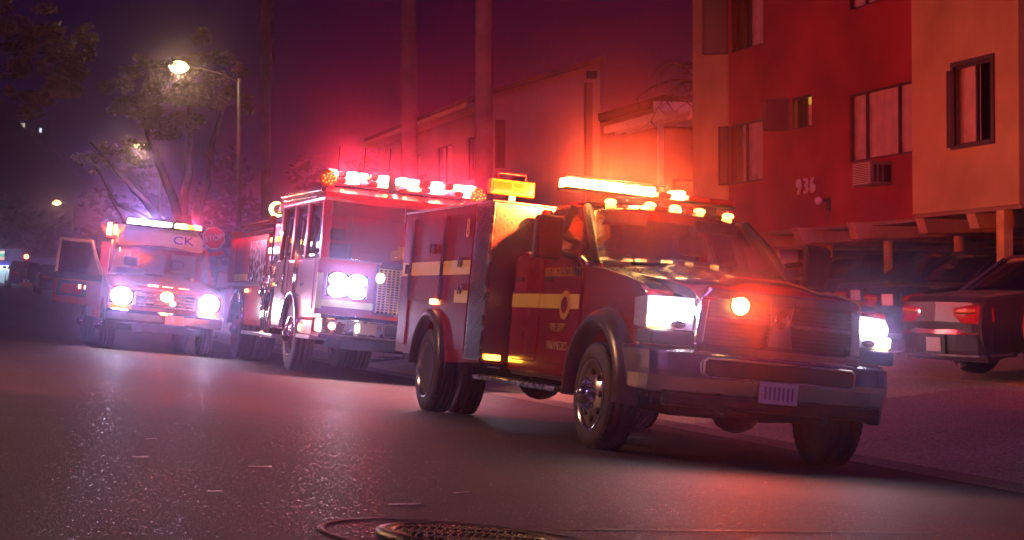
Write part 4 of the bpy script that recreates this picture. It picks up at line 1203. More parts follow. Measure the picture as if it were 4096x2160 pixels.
    # orange gear hanging inside the rear side window
AMBER = (1.0, 0.075, 0.012)
rescue(RT)
hg = thing('hanging_gear', 'folded yellow protective gear seen through the cab window of the rescue truck', 'gear', RT.matrix_world.copy())
MB().obox((-1.32,-0.66,1.80),(0.03,0.02,0.08),(0.05,0,-0.02),(0.01,0.03,0)).build('cloth_fold', 'yellow_gear', hg, bevel=0.012)
MB().obox((-1.24,-0.62,1.72),(0.05,0.02,0.03),(0.03,0,-0.06),(0.01,0.025,0)).build('cloth_fold', 'yellow_gear', hg, bevel=0.012)
MB().tube([(-1.36,-0.68,1.92),(-1.33,-0.66,1.86)],0.012).build('strap', 'yellow_gear', hg)
# ------------------------------------------------------------------ fire engine
FE = thing('fire_engine', 'red fire engine with two long light bars standing behind the rescue truck', 'fire engine',
           vmatrix(6.50, 27.5, (0, -1), -0.0944, GY))
def engine(r):
    W = 5.0
    MB().box(-6.4,1.6,-0.5,-0.36,0.55,0.78).box(-6.4,1.6,0.36,0.5,0.55,0.78).box(0.6,1.7,-0.8,0.8,0.42,0.62).build('chassis', 'undercarriage', r)
    MB().tube([(0,-1.0,0.53),(0,1.0,0.53)],0.09).build('front_axle','undercarriage',r)
    MB().tube([(-W,-1.0,0.53),(-W,1.0,0.53)],0.1).ball((-W,0,0.5),0.26).build('rear_axle', 'undercarriage', r)
    put_wheel(r,'engine',(0,-1.07,0.53)); put_wheel(r,'engine',(0,1.07,0.53),True)
    for y, f in ((-1.08,False),(-0.74,True),(1.08,True),(0.74,False)): put_wheel(r,'engine',(-W,y,0.53),f)
    # cab shell
    cabp = [(1.72,0.80),(0.66,0.80)]+arc(0,0.58,0.64,18,162,14)+[(-0.66,0.62),(-1.60,0.62),(-1.60,1.72),(1.76,1.72),(1.78,1.2)]
    MB().prism(cabp,'y',-1.24,1.24).build('cab_body','engine_red',r,bevel=0.05,seg=3)
    MB().prism([(1.60,2.56),(1.66,2.60),(1.60,2.70),(1.40,2.78),(-1.60,2.80),(-1.60,2.56)],'y',-1.22,1.22).build('cab_roof','engine_red',r,bevel=0.05,seg=3)
    MB().box(-1.62,-1.56,-1.2,1.2,1.72,2.56).build('cab_back','engine_red',r)
    for s in (-1,1):
        y0,y1=(s*1.22,s*1.10)
        for a,b,c,d in ((1.76,1.64,1.60,1.52),(0.60,0.46,0.60,0.46),(-0.42,-0.56,-0.42,-0.56),(-1.42,-1.58,-1.42,-1.58)):
            MB().prism([(a,1.72),(c+0.02,2.57),(d,2.57),(b,1.72)],'y',min(y0,y1),max(y0,y1)).build('cab_pillar','engine_red',r,bevel=0.015)
        pane('side_window',[(1.63,s*1.19,1.73),(0.60,s*1.19,1.73),(0.60,s*1.17,2.55),(1.52,s*1.17,2.55)],'dark_glass',r)
        pane('side_window',[(-0.56,s*1.19,1.73),(-1.42,s*1.19,1.73),(-1.42,s*1.17,2.55),(-0.56,s*1.17,2.55)],'dark_glass',r)
        pane('side_window',[(0.46,s*1.19,1.73),(-0.42,s*1.19,1.73),(-0.42,s*1.17,2.55),(0.46,s*1.17,2.55)],'dark_glass',r)
        for a,b in ((1.55,0.60),(-0.50,-1.45)):
            yy=(s*1.238,s*1.252)
            d=MB().prism([(a,0.95 if a>0 else 1.15),(a,1.70),(b,1.70),(b,0.95 if a<0 else 1.15)],'y',min(yy),max(yy)).build('door','engine_red',r,bevel=0.01)
            MB().box(b+0.08,b+0.24,min(s*1.25,s*1.275),max(s*1.25,s*1.275),1.30,1.36).build('handle','chrome',d,bevel=0.008)
        for x in (0.53,0.38,-0.49,-1.66):
            MB().tube([(x,s*1.25,1.15),(x,s*1.31,1.20),(x,s*1.31,2.35),(x,s*1.22,2.40)],0.020,8).build('grab_rail','chrome',r)
        MB().tube([(1.55,s*1.23,2.72),(-1.6,s*1.23,2.76)],0.035,8).build('drip_rail','chrome',r)
        MB().tube([(1.2,s*1.24,2.64),(-1.5,s*1.24,2.68)],0.018,8).build('roof_rail','chrome',r)
        # fender ring and step
        rings=[]
        for i in range(21):
            a=RAD(8+164*i/20)
            rings.append([(q*math.cos(a),s*w,0.56+q*math.sin(a)) for q,w in ((0.60,1.16),(0.60,1.29),(0.66,1.29),(0.68,1.24))])
        MB().loft(rings).build('wheel_arch','chrome',r)
        MB().box(0.72,1.70,min(s*1.0,s*1.27),max(s*1.0,s*1.27),0.52,0.58).build('cab_step','diamond_plate',r,bevel=0.01)
        MB().box(0.74,1.66,min(s*1.0,s*1.24),max(s*1.0,s*1.24),0.59,0.80).build('step_well','engine_red',r,bevel=0.01)
        # mirror
        mr=MB().box(1.70,1.80,min(s*1.36,s*1.60),max(s*1.36,s*1.60),1.85,2.35).build('mirror','chrome',r,bevel=0.03)
        if s<0: bpy.data.objects.remove(mr)
        # beacon disc on the roof corner
        b=MB().lathe([(0.001,0.05),(0.10,0.04),(0.135,0.0),(0.12,-0.05),(0.001,-0.06)],'x',(1.45,s*1.16,2.90),20).build('corner_beacon','amber_lens',r)
        lzb=MB()
        for k in range(14):
            a=k*2.4; q=0.10*math.sqrt((k+0.5)/14)
            lzb.ball((1.51,s*1.16+q*math.cos(a),2.90+q*math.sin(a)),0.014,nu=6,nv=4)
        lzb.build('beacon_diode','amber_dim',b)
        MB().tube([(1.45,s*1.16,2.76),(1.45,s*1.16,2.85)],0.03).build('beacon_foot','chrome',b)
    # windshield in two panes
    pane('windshield',[(1.78,-1.10,1.74),(1.80,-0.01,1.74),(1.66,-0.01,2.57),(1.63,-1.08,2.57)],'car_glass',r,-0.03)
    pane('windshield',[(1.80,0.01,1.74),(1.78,1.10,1.74),(1.63,1.08,2.57),(1.66,0.01,2.57)],'car_glass',r,-0.03)
    for y in (-0.85,0.55):
        MB().tube([(1.80,y,1.72),(1.80,y+0.02,1.9),(1.74,y+0.04,2.4)],0.012,6).build('wiper','black_plastic',r)
    # front face
    MB().prism([(-1.22,1.02),(1.22,1.02),(1.22,1.12),(-1.22,1.12)],'x',1.785,1.793).build('stripe','yellow_stripe',r)
    gr=MB().box(1.76,1.80,-0.36,0.36,0.98,1.66).build('grille_backing','black_plastic',r)
    fr=MB().box(1.78,1.86,-0.40,-0.355,0.95,1.70).box(1.78,1.86,0.355,0.40,0.95,1.70).box(1.78,1.86,-0.355,0.355,0.95,0.99).prism([(-0.355,1.64),(0.355,1.64),(0.30,1.74),(-0.30,1.74)],'x',1.78,1.86)
    fr.build('grille_surround','chrome',r,bevel=0.01)
    lt=MB()
    for k in range(11): lt.box(1.80,1.835,-0.35+k*0.0636,-0.334+k*0.0636,0.99,1.64)
    for k in range(17): lt.box(1.80,1.842,-0.352,0.352,1.02+k*0.038,1.034+k*0.038)
    lt.build('grille_lattice','amber_lit_chrome',r)
    for z in (1.70,0.97):
        MB().box(1.862,1.885,0.05,0.34,z-0.025,z+0.025).build('grille_lamp','amber_white',r,bevel=0.01)
        lamp(r,(2.02,0.18,z+(0.06 if z>1.3 else -0.02)),(1.0,0.50,0.07),9,0.04)
    MB().ball((1.87,-0.33,1.50),0.03,0.06,0.07).build('grille_lamp','amber_white',r)
    for s in (-1,1):
        bz=MB().box(1.775,1.85,min(s*0.50,s*1.12),max(s*0.50,s*1.12),1.16,1.52).build('headlight_bezel','chrome',r,bevel=0.02)
        for k,(y,z,m) in enumerate(((0.66,1.42,'white_glow'),(0.95,1.42,'white_glow'),(0.66,1.26,'white_glow'),(0.95,1.26,'white_glow'))):
            MB().ball((1.855,s*y,z),0.03,0.135,0.095,18,10).build('headlight',m,bz)
        lamp(r,(2.0,s*0.8,1.34),HEAD,ENG_W,0.10,spot=(1,-0.15,0.20),size=72,blend=1.0,name='headlight_beam')
        MB().box(1.72,1.80,min(s*1.16,s*1.245),max(s*1.16,s*1.245),0.98,1.5).build('corner_trim','yellow_stripe',r,bevel=0.008)
    # bumper with speaker and side lamps
    MB().prism([(1.70,0.56),(2.18,0.56),(2.22,0.60),(2.22,0.64),(1.70,0.64)],'y',-1.24,1.24).prism([(1.70,0.84),(2.20,0.84),(2.22,0.86),(2.20,0.90),(1.70,0.90)],'y',-1.24,1.24).build('bumper','chrome',r,bevel=0.01)
    MB().box(1.70,2.17,-1.20,1.20,0.64,0.84).build('bumper_core','steel',r)
    sp=MB().box(2.165,2.20,-0.30,-0.04,0.645,0.835).build('siren_speaker','chrome',r,bevel=0.008)
    MB().box(2.195,2.204,-0.27,-0.07,0.665,0.815).build('speaker_mesh','black_plastic',sp)
    for y in (-0.52,0.24): MB().box(2.165,2.19,y-0.13,y+0.13,0.66,0.82).build('bumper_panel','cream_paint',r,bevel=0.008)
    for y in (-0.68,0.44): MB().ball((2.19,y,0.74),0.03,0.03,0.07).build('bumper_lamp','white_hot',r)
    MB().box(2.0,2.16,-1.262,-1.24,0.66,0.82).box(2.0,2.16,1.24,1.262,0.66,0.82).build('bumper_side_lamp','red_hot',r)
    for y in (-1.05,): MB().lathe([(0.001,2.21),(0.05,2.20),(0.055,2.17)],'x',(0,y,0.74),16).build('bumper_corner_lamp','red_hot',r)
    lamp(r,(1.2,-1.45,0.70),(1,0.12,0.08),7,0.05)
    MB().ball((0.9,-1.26,0.68),0.04,0.03,0.06).ball((-2.2,-1.27,0.50),0.05,0.03,0.05).build('step_lamp','red_hot',r)
    # roof light bars: upper and lower rows of modules
    def bar(y0,y1,pattern_hi,pattern_lo):
        lb=part_empty('light_bar',r)
        MB().box(1.02,1.36,y0,y1,2.83,2.86).build('bar_base','black_plastic',lb)
        MB().box(1.10,1.16,y0+0.1,y0+0.16,2.76,2.83).box(1.10,1.16,y1-0.16,y1-0.1,2.76,2.83).build('bar_foot','steel',lb)
        n=len(pattern_hi); st=(y1-y0)/n
        for k in range(n):
            a,b=y0+k*st+0.016,y0+(k+1)*st-0.016
            MB().box(1.04,1.34,a,b,2.955,3.05).build('lamp_module',pattern_hi[k],lb,bevel=0.02,seg=3)
            MB().box(1.04,1.35,a,b,2.865,2.945).build('lamp_module',pattern_lo[k],lb,bevel=0.02,seg=3)
    rh,rl,wh,cl='red_hot','red_lens','white_hot','clear_lens'
    bar(-1.16,-0.20,[wh,rl,wh,rh,rl,wh],[cl,rl,wh,cl,rl,rh])
    bar(-0.06,1.16,[wh,cl,rl,wh,rl,rh,wh],[cl,rh,rl,wh,cl,rl,wh])
    for y,w in ((-0.95,1),(-0.5,1),(0.1,1),(0.6,1),(1.0,0.7)):
        lamp(r,(1.42,y,3.06),(1.0,0.035,0.045),RED_W*w,0.02)
    for k,y in enumerate((-0.95,-0.3,0.0,0.5,0.9)): MB().ball((1.53,y,2.73),0.04,0.035,0.022).build('marker_lamp','marker_yellow',r)
    MB().tube([(0.4,-0.8,2.78),(0.38,-0.8,3.5)],0.008,5).build('antenna','black_plastic',r)
    MB().tube([(0.2,-0.35,2.78),(0.18,-0.35,3.55)],0.008,5).build('antenna','black_plastic',r)
    MB().tube([(0.0,0.1,2.78),(-0.02,0.1,3.6)],0.008,5).build('antenna','black_plastic',r)
    MB().box(1.2,1.6,-1.1,1.1,1.45,1.74).build('dashboard','interior',r,bevel=0.04)
    for y in (-0.75,0.75): seat(r,0.85,y,1.35,'interior',0.24)
    # pump module
    MB().box(-2.55,-1.66,-1.16,1.16,0.62,2.35).build('pump_module','steel',r,bevel=0.01)
    for s in (-1,1):
        y=s*1.16
        Y=lambda a,b:(min(y+s*a,y+s*b),max(y+s*a,y+s*b))
        MB().box(-2.50,-1.72,*Y(0.0,0.012),1.05,2.30).build('pump_panel','black_plastic',r)
        MB().box(-2.52,-1.70,*Y(0.0,0.06),1.86,1.94).build('panel_light_rail','white_hot' if s<0 else 'steel',r)
        MB().box(-2.48,-1.74,*Y(0.02,0.07),2.04,2.12).build('gauge_strip','amber_dim',r,bevel=0.01)
        for k in range(11):
            x=-2.46+k*0.072
            MB().tube([(x,y+s*0.02,1.82),(x,y+s*0.05,1.62),(x,y+s*0.07,1.44)],0.012,6).build('valve_lever','chrome',r)
        for x,z in ((-2.35,1.22),(-1.9,1.22),(-2.12,0.98)):
            c=MB().lathe([(0.085,0.0),(0.085,s*0.12),(0.10,s*0.13),(0.10,s*0.17),(0.001,s*0.18)],'y',(x,y,z),18).build('hose_outlet','chrome',r)
            MB().box(x-0.12,x+0.12,*Y(0.12,0.16),z-0.015,z+0.015).build('outlet_cap_lug','chrome',c)
        for x in (-2.44,-2.25,-2.02,-1.82):
            MB().tube([(x,y+s*0.05,1.15),(x,y+s*0.08,0.75),(x,y+s*0.06,0.5)],0.028,8).build('drain_pipe','chrome',r)
        for x in (-2.3,-1.95,-1.8): MB().ball((x,y+s*0.03,1.34),0.022,nu=8,nv=5).build('panel_pilot_lamp','amber_dim',r)
        MB().box(-3.9,-1.0,*Y(-0.1,0.16),0.46,0.52).build('running_board','diamond_plate',r,bevel=0.01)
        hose=MB(); hose.tube([(-2.50,y+s*0.05,1.45),(-2.3,y+s*0.09,1.36),(-2.05,y+s*0.09,1.36),(-1.75,y+s*0.05,1.43)],0.022,6).build('looped_cord','engine_red',r)
    # deck gun, hard suction pipe, work lamps
    dg=MB().tube([(-2.1,-0.55,2.35),(-2.1,-0.55,2.62),(-1.9,-0.62,2.70),(-1.5,-0.9,2.72)],[0.09,0.08,0.07,0.06],10).build('deck_gun','steel',r)
    MB().tube([(-1.6,-0.85,2.72),(-1.3,-1.05,2.73)],[0.09,0.05],10).build('nozzle','chrome',dg)
    sc_=MB().tube([(-2.3,-1.05,2.62),(-3.1,-1.05,2.64)],0.10,14).build('work_lamp_barrel','chrome',r)
    MB().ball((-3.1,-1.05,2.64),0.13,0.13,0.13).build('work_lamp','amber_white',sc_)
    MB().tube([(-2.6,-1.18,2.44),(-5.6,-1.18,2.44)],0.075,14).build('suction_pipe','chrome',r)
    MB().tube([(-2.6,-1.10,2.30),(-5.6,-1.10,2.30)],0.04,10).build('hand_rail','chrome',r)
    MB().ball((-1.75,-1.1,2.62),0.06,0.05,0.05).build('pump_work_lamp','white_hot',r)
    # rear body
    rb=[(-2.60,0.62),(-2.60,2.20),(-6.6,2.20),(-6.6,0.62),(-W-0.68,0.62)]+arc(-W,0.56,0.66,175,5,14)
    MB().prism(rb,'y',-1.22,1.22).build('rear_body','engine_red',r,bevel=0.02)
    for s in (-1,1):
        y=s*1.22; Y=lambda a,b:(min(y+s*a,y+s*b),max(y+s*a,y+s*b))
        MB().prism([(-2.68,0.70),(-2.68,1.30),(-4.20,1.30),(-4.30,0.70)],'y',*Y(0,0.015)).build('compartment_door','engine_red',r,bevel=0.008)
        MB().prism([(-2.68,1.38),(-2.68,2.10),(-4.30,2.10),(-4.30,1.38)],'y',*Y(0,0.015)).build('compartment_door','steel',r,bevel=0.008)
        MB().prism([(-5.75,0.70),(-5.75,2.1),(-6.55,2.1),(-6.55,0.70)],'y',*Y(0,0.015)).build('compartment_door','engine_red',r,bevel=0.008)
        MB().box(-6.6,-2.6,*Y(0.0,0.10),1.31,1.36).build('fender_shelf','diamond_plate',r)
        MB().box(-5.7,-4.35,*Y(0.0,0.018),1.40,1.52).build('stripe','yellow_stripe',r)
        rings=[]
        for i in range(21):
            a=RAD(8+164*i/20)
            rings.append([(-W+q*math.cos(a),s*w,0.55+q*math.sin(a)) for q,w in ((0.62,1.16),(0.62,1.30),(0.68,1.30),(0.70,1.22))])
        MB().loft(rings).build('wheel_arch','chrome',r)
        MB().ball((-4.1,y+s*0.03,1.22),0.03,nu=8,nv=5).ball((-4.22,y+s*0.03,1.22),0.03,nu=8,nv=5).build('pilot_lamp','marker_yellow',r)
    MB().box(-6.5,-2.65,-1.0,1.0,2.20,2.40).build('hose_bed','fender_black',r)
engine(FE)
tg=thing('dashboard_gear','orange striped turnout coat lying on the dashboard of the fire engine','gear',FE.matrix_world.copy())
MB().obox((1.50,0.20,1.93),(0,0.24,-0.012),(0.05,0,0.02),(0,0,0.05)).build('coat_fold','yellow_gear',tg,bevel=0.02)
MB().obox((1.50,-0.02,1.87),(0,0.10,0.01),(0.05,0,0.02),(0,0,0.06)).build('coat_fold','yellow_gear',tg,bevel=0.02)
MB().obox((1.5,0.16,2.02),(0,0.05,0),(0.03,0,0.0),(0,0,0.04)).build('coat_fold','yellow_gear',tg,bevel=0.02)

# ------------------------------------------------------------------ ambulance
AM=thing('ambulance','red and cream ambulance at the far left facing us with its door open','ambulance',
         vmatrix(3.86,32.4,(0,-1),-0.0944,GY))
def ambulance(r):
    W=3.5
    MB().box(-4.6,0.6,-0.45,0.45,0.35,0.55).build('chassis','undercarriage',r)
    MB().tube([(0,-0.8,0.38),(0,0.8,0.38)],0.06).build('front_axle','undercarriage',r)
    MB().tube([(-W,-0.8,0.38),(-W,0.8,0.38)],0.07).build('rear_axle','undercarriage',r)
    put_wheel(r,'ambulance',(0,-0.86,0.38)); put_wheel(r,'ambulance',(0,0.86,0.38),True)
    for y,f in ((-0.90,False),(0.90,True)): put_wheel(r,'ambulance',(-W,y,0.38),f)
    g=[]
    for x,zc in ((0.80,1.06),(0.76,1.12),(0.6,1.16),(0.3,1.22),(0.0,1.29),(-0.15,1.32)):
        hw=0.90+0.06*min(1,(0.8-x)/0.3)
        g.append([(x,v*hw,zc-0.07*abs(v)**3) for v in [-1+k/5 for k in range(11)]])
    MB().sheet(g).build('hood','engine_red',r,solid=0.02)
    for s in (-1,1):
        poly=[(0.80,0.62),(0.50,0.5)]+arc(0,0.40,0.48,14,172,14)+[(-0.55,0.42),(-0.55,1.30),(-0.1,1.25),(0.5,1.12),(0.80,1.05)]
        y0,y1=s*0.72,s*0.98
        MB().prism(poly,'y',min(y0,y1),max(y0,y1)).build('fender','engine_red',r,bevel=0.03)
        bz=MB().box(0.80,0.83,min(s*0.56,s*0.95),max(s*0.56,s*0.95),0.80,1.04).build('headlight_bezel','chrome',r,bevel=0.01)
        MB().ball((0.83,s*0.755,0.92),0.05,0.175,0.15,20,10).build('headlight','white_glow',bz)
        lamp(r,(1.0,s*0.75,0.92),HEAD,AMB_W,0.11,spot=(1,-0.08,0.20),size=72,blend=1.0,name='headlight_beam')
        MB().box(0.79,0.82,min(s*0.56,s*0.95),max(s*0.56,s*0.95),0.70,0.78).build('turn_lamp','amber_lens',r,bevel=0.01)
        # front door jamb and body side
        if s>0:
            MB().prism([(-0.55,0.45),(-0.55,1.30),(-1.55,1.32),(-1.55,0.45)],'y',0.90,0.98).build('door','engine_red',r,bevel=0.01)
            pane('side_window',[(-0.60,0.95,1.31),(-1.5,0.95,1.31),(-1.5,0.86,1.85),(-0.95,0.86,1.85)],'dark_glass',r)
            m=MB().box(-0.62,-0.5,1.05,1.26,1.22,1.55).build('mirror','black_plastic',r,bevel=0.03)
            MB().tube([(-0.55,1.1,1.4),(-0.55,0.95,1.3)],0.02).build('mirror_arm','black_plastic',m)
        MB().tube([(-0.12,s*0.90,1.30),(-0.75,s*0.83,1.90)],0.04,8).build('front_pillar','engine_red',r)
    MB().box(0.78,0.81,-0.55,0.55,0.76,1.05).build('grille_backing','black_plastic',r)
    gb=MB()
    for k in range(5): gb.box(0.80,0.835,-0.54,0.54,0.78+k*0.056,0.80+k*0.056)
    for k in range(7): gb.box(0.80,0.83,-0.52+k*0.17,-0.50+k*0.17,0.77,1.04)
    gb.build('grille_bar','chrome',r)
    MB().prism([(0.70,0.48),(0.90,0.48),(0.92,0.52),(0.92,0.66),(0.88,0.70),(0.70,0.70)],'y',-1.0,1.0).build('bumper','chrome',r,bevel=0.02)
    MB().box(0.921,0.93,0.02,0.34,0.50,0.66).build('license_plate','plate_white',r)
    b=MB().ball((0.86,0.02,0.97),0.06,0.11,0.085).build('grille_beacon','amber_white',r)
    MB().ball((0.86,0.13,0.86),0.04,0.05,0.035).build('grille_beacon','white_hot',r)
    lamp(r,(0.98,0.03,0.97),(1.0,0.10,0.015),65,0.06)
    MB().box(0.70,0.74,-0.30,-0.14,1.135,1.155).build('hood_lamp','white_hot',r)
    MB().box(0.70,0.74,-0.06,0.12,1.135,1.15).build('hood_lamp','red_hot',r)
    MB().box(0.70,0.74,0.22,0.40,1.13,1.145).build('hood_lamp','red_hot',r)
    pane('windshield',[(-0.12,-0.88,1.31),(-0.12,0.88,1.31),(-0.72,0.80,1.88),(-0.72,-0.80,1.88)],'car_glass',r,0.08)
    MB().box(-0.3,-0.05,-0.85,0.85,1.05,1.28).build('dashboard','interior',r,bevel=0.03)
    for y in (-0.42,0.42): seat(r,-1.05,y,0.80,'seat_cloth',0.26)
    MB().box(-1.75,-1.70,-0.95,0.95,0.5,1.9).build('bulkhead','engine_red',r)
    w=MB().box(-1.699,-1.69,-0.25,0.25,1.3,1.75).build('bulkhead_window','dark_glass',r)
    MB().box(-1.69,-1.66,-0.8,-0.4,1.25,1.8).box(-1.69,-1.66,0.35,0.8,1.25,1.8).build('cabinet','cream_paint',r)
    MB().box(-1.7,-0.3,-0.9,0.9,0.42,0.5).build('cab_floor','interior',r)
    # raised roof cap and box body
    cap=MB(); rings=[]
    for x,z0,z1,hw in ((-0.62,1.87,1.92,0.76),(-0.70,1.87,2.12,0.76),(-0.80,1.87,2.18,0.76),(-1.2,1.87,2.24,0.78),(-1.8,1.87,2.26,0.80),(-4.6,1.87,2.26,0.80)):
        rings.append([(x,-hw,z0),(x,-hw,z1-0.08),(x,-hw+0.1,z1),(x,0,z1+0.02),(x,hw-0.1,z1),(x,hw,z1-0.08),(x,hw,z0)])
    cap.loft(rings,smooth=False).build('roof_cap','cream_paint',r,bevel=0.02)
    MB().prism([(-0.98,0.5),(0.98,0.5),(0.97,1.3),(0.80,1.868),(-0.80,1.868),(-0.97,1.3)],'x',-4.6,-1.75).build('box_body','engine_red',r,bevel=0.02)
    text('roof_lettering','CK',0.22,'letter_dark',r,(-0.645,0.40,2.02),(RAD(68),0,RAD(90)),0.006,1.25)
    lb=part_empty('light_bar',r)
    MB().box(-1.0,-0.74,-0.62,0.74,2.22,2.25).build('bar_base','black_plastic',lb)
    for a,b_,m in ((-0.60,-0.42,'blue_white'),(-0.41,-0.22,'blue_white'),(-0.21,0.02,'blue_white'),(0.03,0.18,'white_hot'),(0.26,0.46,'amber_white'),(0.48,0.62,'amber_dim'),(0.63,0.73,'red_hot')):
        MB().box(-0.99,-0.75,a,b_,2.252,2.34).build('lamp_module',m,lb,bevel=0.02,seg=3)
    lamp(r,(-0.87,-0.32,2.375),(0.50,0.40,1.0),BLUE_W,0.02)
    lamp(r,(-0.87,0.62,2.375),(1.0,0.05,0.06),BLUE_W*1.1,0.02)
    ml=MB().box(-0.95,-0.90,-0.95,-0.86,2.0,2.24).build('side_lamp','red_hot',r,bevel=0.02)
    MB().box(-0.90,-0.85,-0.84,-0.77,2.02,2.20).build('side_lamp','red_hot',r,bevel=0.015)
    MB().box(-0.98,-0.84,-0.95,-0.77,1.96,2.0).build('lamp_shelf','red_paint',r)
    lamp(r,(-0.80,-1.02,2.12),(1,0.16,0.05),55,0.04)
    # opened passenger door, hinged at the front pillar
    d=part_empty('open_door',r,(-0.50,-0.98,0),(0,0,RAD(70)))
    MB().prism([(0.0,0.70),(0.0,1.26),(-0.86,1.26),(-0.86,0.70)],'y',-0.03,0.04).build('door_panel','engine_red',d,bevel=0.02)
    wf=MB()
    wf.tube([(0.0,0.0,1.24),(-0.16,0.02,1.58),(-0.26,0.04,1.84),(-0.83,0.04,1.86),(-0.85,0.0,1.24)],0.032,8).build('window_frame','cream_paint',d)
    pane('window_glass',[(-0.05,0.0,1.26),(-0.83,0.0,1.26),(-0.81,0.03,1.82),(-0.28,0.03,1.82)],'dark_glass',d)
    MB().box(-0.85,0.0,-0.045,-0.03,1.14,1.26).build('belt_trim','black_plastic',d)
    MB().box(-0.80,-0.25,-0.05,-0.032,0.84,1.12).build('map_pocket','black_plastic',d,bevel=0.01)
    MB().box(-0.72,-0.34,-0.06,-0.048,0.88,1.06).build('step_reflector','red_lens',d,bevel=0.01)
    MB().box(-0.40,-0.36,-0.07,-0.06,0.98,1.06).build('door_lamp','red_hot',d,bevel=0.008)
    MB().box(-0.30,-0.27,-0.07,-0.06,0.98,1.05).build('door_lamp','red_hot',d,bevel=0.008)
ambulance(AM)

# ------------------------------------------------------------------ parked cars
def car(name,label,x,y,paint,L=4.7,hw=0.87,hi=False,fwd=(1,0),cat='car',group='cars parked nose in by the carport'):
    """parked car, origin on the ground under its rear end, +x forward"""
    if fwd[0]:
        gx=0.066
        r=thing(name,label,cat,vmatrix(x,y,fwd,gx,GY,ground_z(x+0.95,y)-0.95*gx-ground_z(x,y)),group=group)
    else:
        r=thing(name,label,cat,vmatrix(x,y,fwd,-0.0944,GY+0.022),group=group)
    r.scale=(1.05,1.05,1.08)
    zb=0.22; key='car'; wr=0.315
    for wx in (0.95,L-0.9):
        put_wheel(r,key,(wx,-hw+0.10,wr)); put_wheel(r,key,(wx,hw-0.10,wr),True)
    # body side profile lofted across the width
    top=[(0.0,0.50),(-0.01,0.68),(0.03,0.90),(0.10,0.965),(0.75,0.99),(1.0,0.985),(L-1.35,0.95),(L-0.35,0.80),(L-0.06,0.66),(L,0.48)]
    low=[(L-0.05,zb)]+[(a,b) for a,b in arc(L-0.9,wr,wr+0.06,5,175,10)]+[(a,b) for a,b in arc(0.95,wr,wr+0.06,5,175,10)]+[(0.06,zb+0.02)]
    poly=top+low
    rings=[]
    for v,sx,sz in ((-1.0,0.0,-0.03),(-0.97,0.0,0.0),(-0.80,0.03,0.012),(0,0.07,0.02),(0.80,0.03,0.012),(0.97,0.0,0.0),(1.0,0.0,-0.03)):
        ring=[]
        for a,b in poly:
            e=sx if a>L*0.5 else -sx
            up=sz if b>0.6 else 0
            ring.append((a+e*(1 if b>0.3 else 0.5),v*hw,b+up))
        rings.append(ring)
    MB().loft(rings,smooth=False).build('body',paint,r,bevel=0.025,seg=3)
    # cabin
    cb=[((0.72,0.93),(1.35,0.72)),((L-1.25,0.93),(L-2.15,0.72))]; zt=1.38; z0=0.95
    (ra,rb),(fa,fb)=cb
    glassm='dark_glass'
    pass
    roof=MB()
    roof.loft([[(rb[0]-0.06,-hw*0.78,zt-0.06),(fb[0]+0.06,-hw*0.78,zt-0.06),(fb[0]+0.06,hw*0.78,zt-0.06),(rb[0]-0.06,hw*0.78,zt-0.06)],[(rb[0]+0.05,-hw*0.70,zt),(fb[0]-0.1,-hw*0.70,zt),(fb[0]-0.1,hw*0.70,zt),(rb[0]+0.05,hw*0.70,zt)]],smooth=False)
    roof.build('roof',paint,r,bevel=0.03,seg=3)
    for s in (-1,1):
        for (a,b) in ((ra[0]+0.03,rb[0]),(fa[0]-0.03,fb[0]),((ra[0]+fa[0])/2,(rb[0]+fb[0])/2)):
            MB().tube([(a,s*hw*0.93,z0),(b,s*hw*0.75,zt-0.05)],0.035,6).build('pillar',paint,r)
        pane('side_window',[(ra[0]+0.06,s*hw*0.93,z0),(fa[0]-0.06,s*hw*0.93,z0),(fb[0]-0.02,s*hw*0.765,zt-0.07),(rb[0]+0.02,s*hw*0.765,zt-0.07)],glassm,r)
    pane('rear_window',[(ra[0],hw*0.86,z0),(ra[0],-hw*0.86,z0),(rb[0]-0.03,-hw*0.70,zt-0.05),(rb[0]-0.03,hw*0.70,zt-0.05)],glassm,r,0.03)
    pane('windshield',[(fa[0],-hw*0.86,z0),(fa[0],hw*0.86,z0),(fb[0],hw*0.70,zt-0.05),(fb[0],-hw*0.70,zt-0.05)],glassm,r,0.04)
    for yy in (-0.38,0.38): seat(r,L*0.52,yy,0.5,'interior')
    # rear: lamps, bumper, plate
    for s in (-1,1):
        tl=MB(); P=lambda a,b,z:(a,s*b,z)
        tl.loft([[P(-0.045,0.36,0.70),P(-0.045,0.36,0.83),P(-0.02,0.36,0.85)],[P(-0.055,0.60,0.68),P(-0.055,0.60,0.85),P(-0.02,0.60,0.88)],[P(-0.02,hw*0.94,0.67),P(-0.02,hw*0.94,0.86),P(0.03,hw*0.94,0.89)],[P(0.16,hw*1.008,0.69),P(0.16,hw*1.008,0.84),P(0.18,hw*0.99,0.86)]])
        tl=tl.build('tail_lamp','red_lens',r,bevel=0.006)
        MB().loft([[P(-0.052,0.42,0.785),P(-0.052,0.42,0.825),P(-0.04,0.42,0.83)],[P(-0.062,0.60,0.785),P(-0.062,0.60,0.835),P(-0.05,0.60,0.84)],[P(-0.030,hw*0.9,0.79),P(-0.030,hw*0.9,0.84),P(-0.02,hw*0.9,0.845)]]).build('turn_lens','amber_lens',tl)
        MB().box(-0.085,-0.070,min(s*0.55,s*0.66),max(s*0.55,s*0.66),0.555,0.575).build('reflector','red_lens',r)
    zz=(0.28,0.62)
    rg=[]
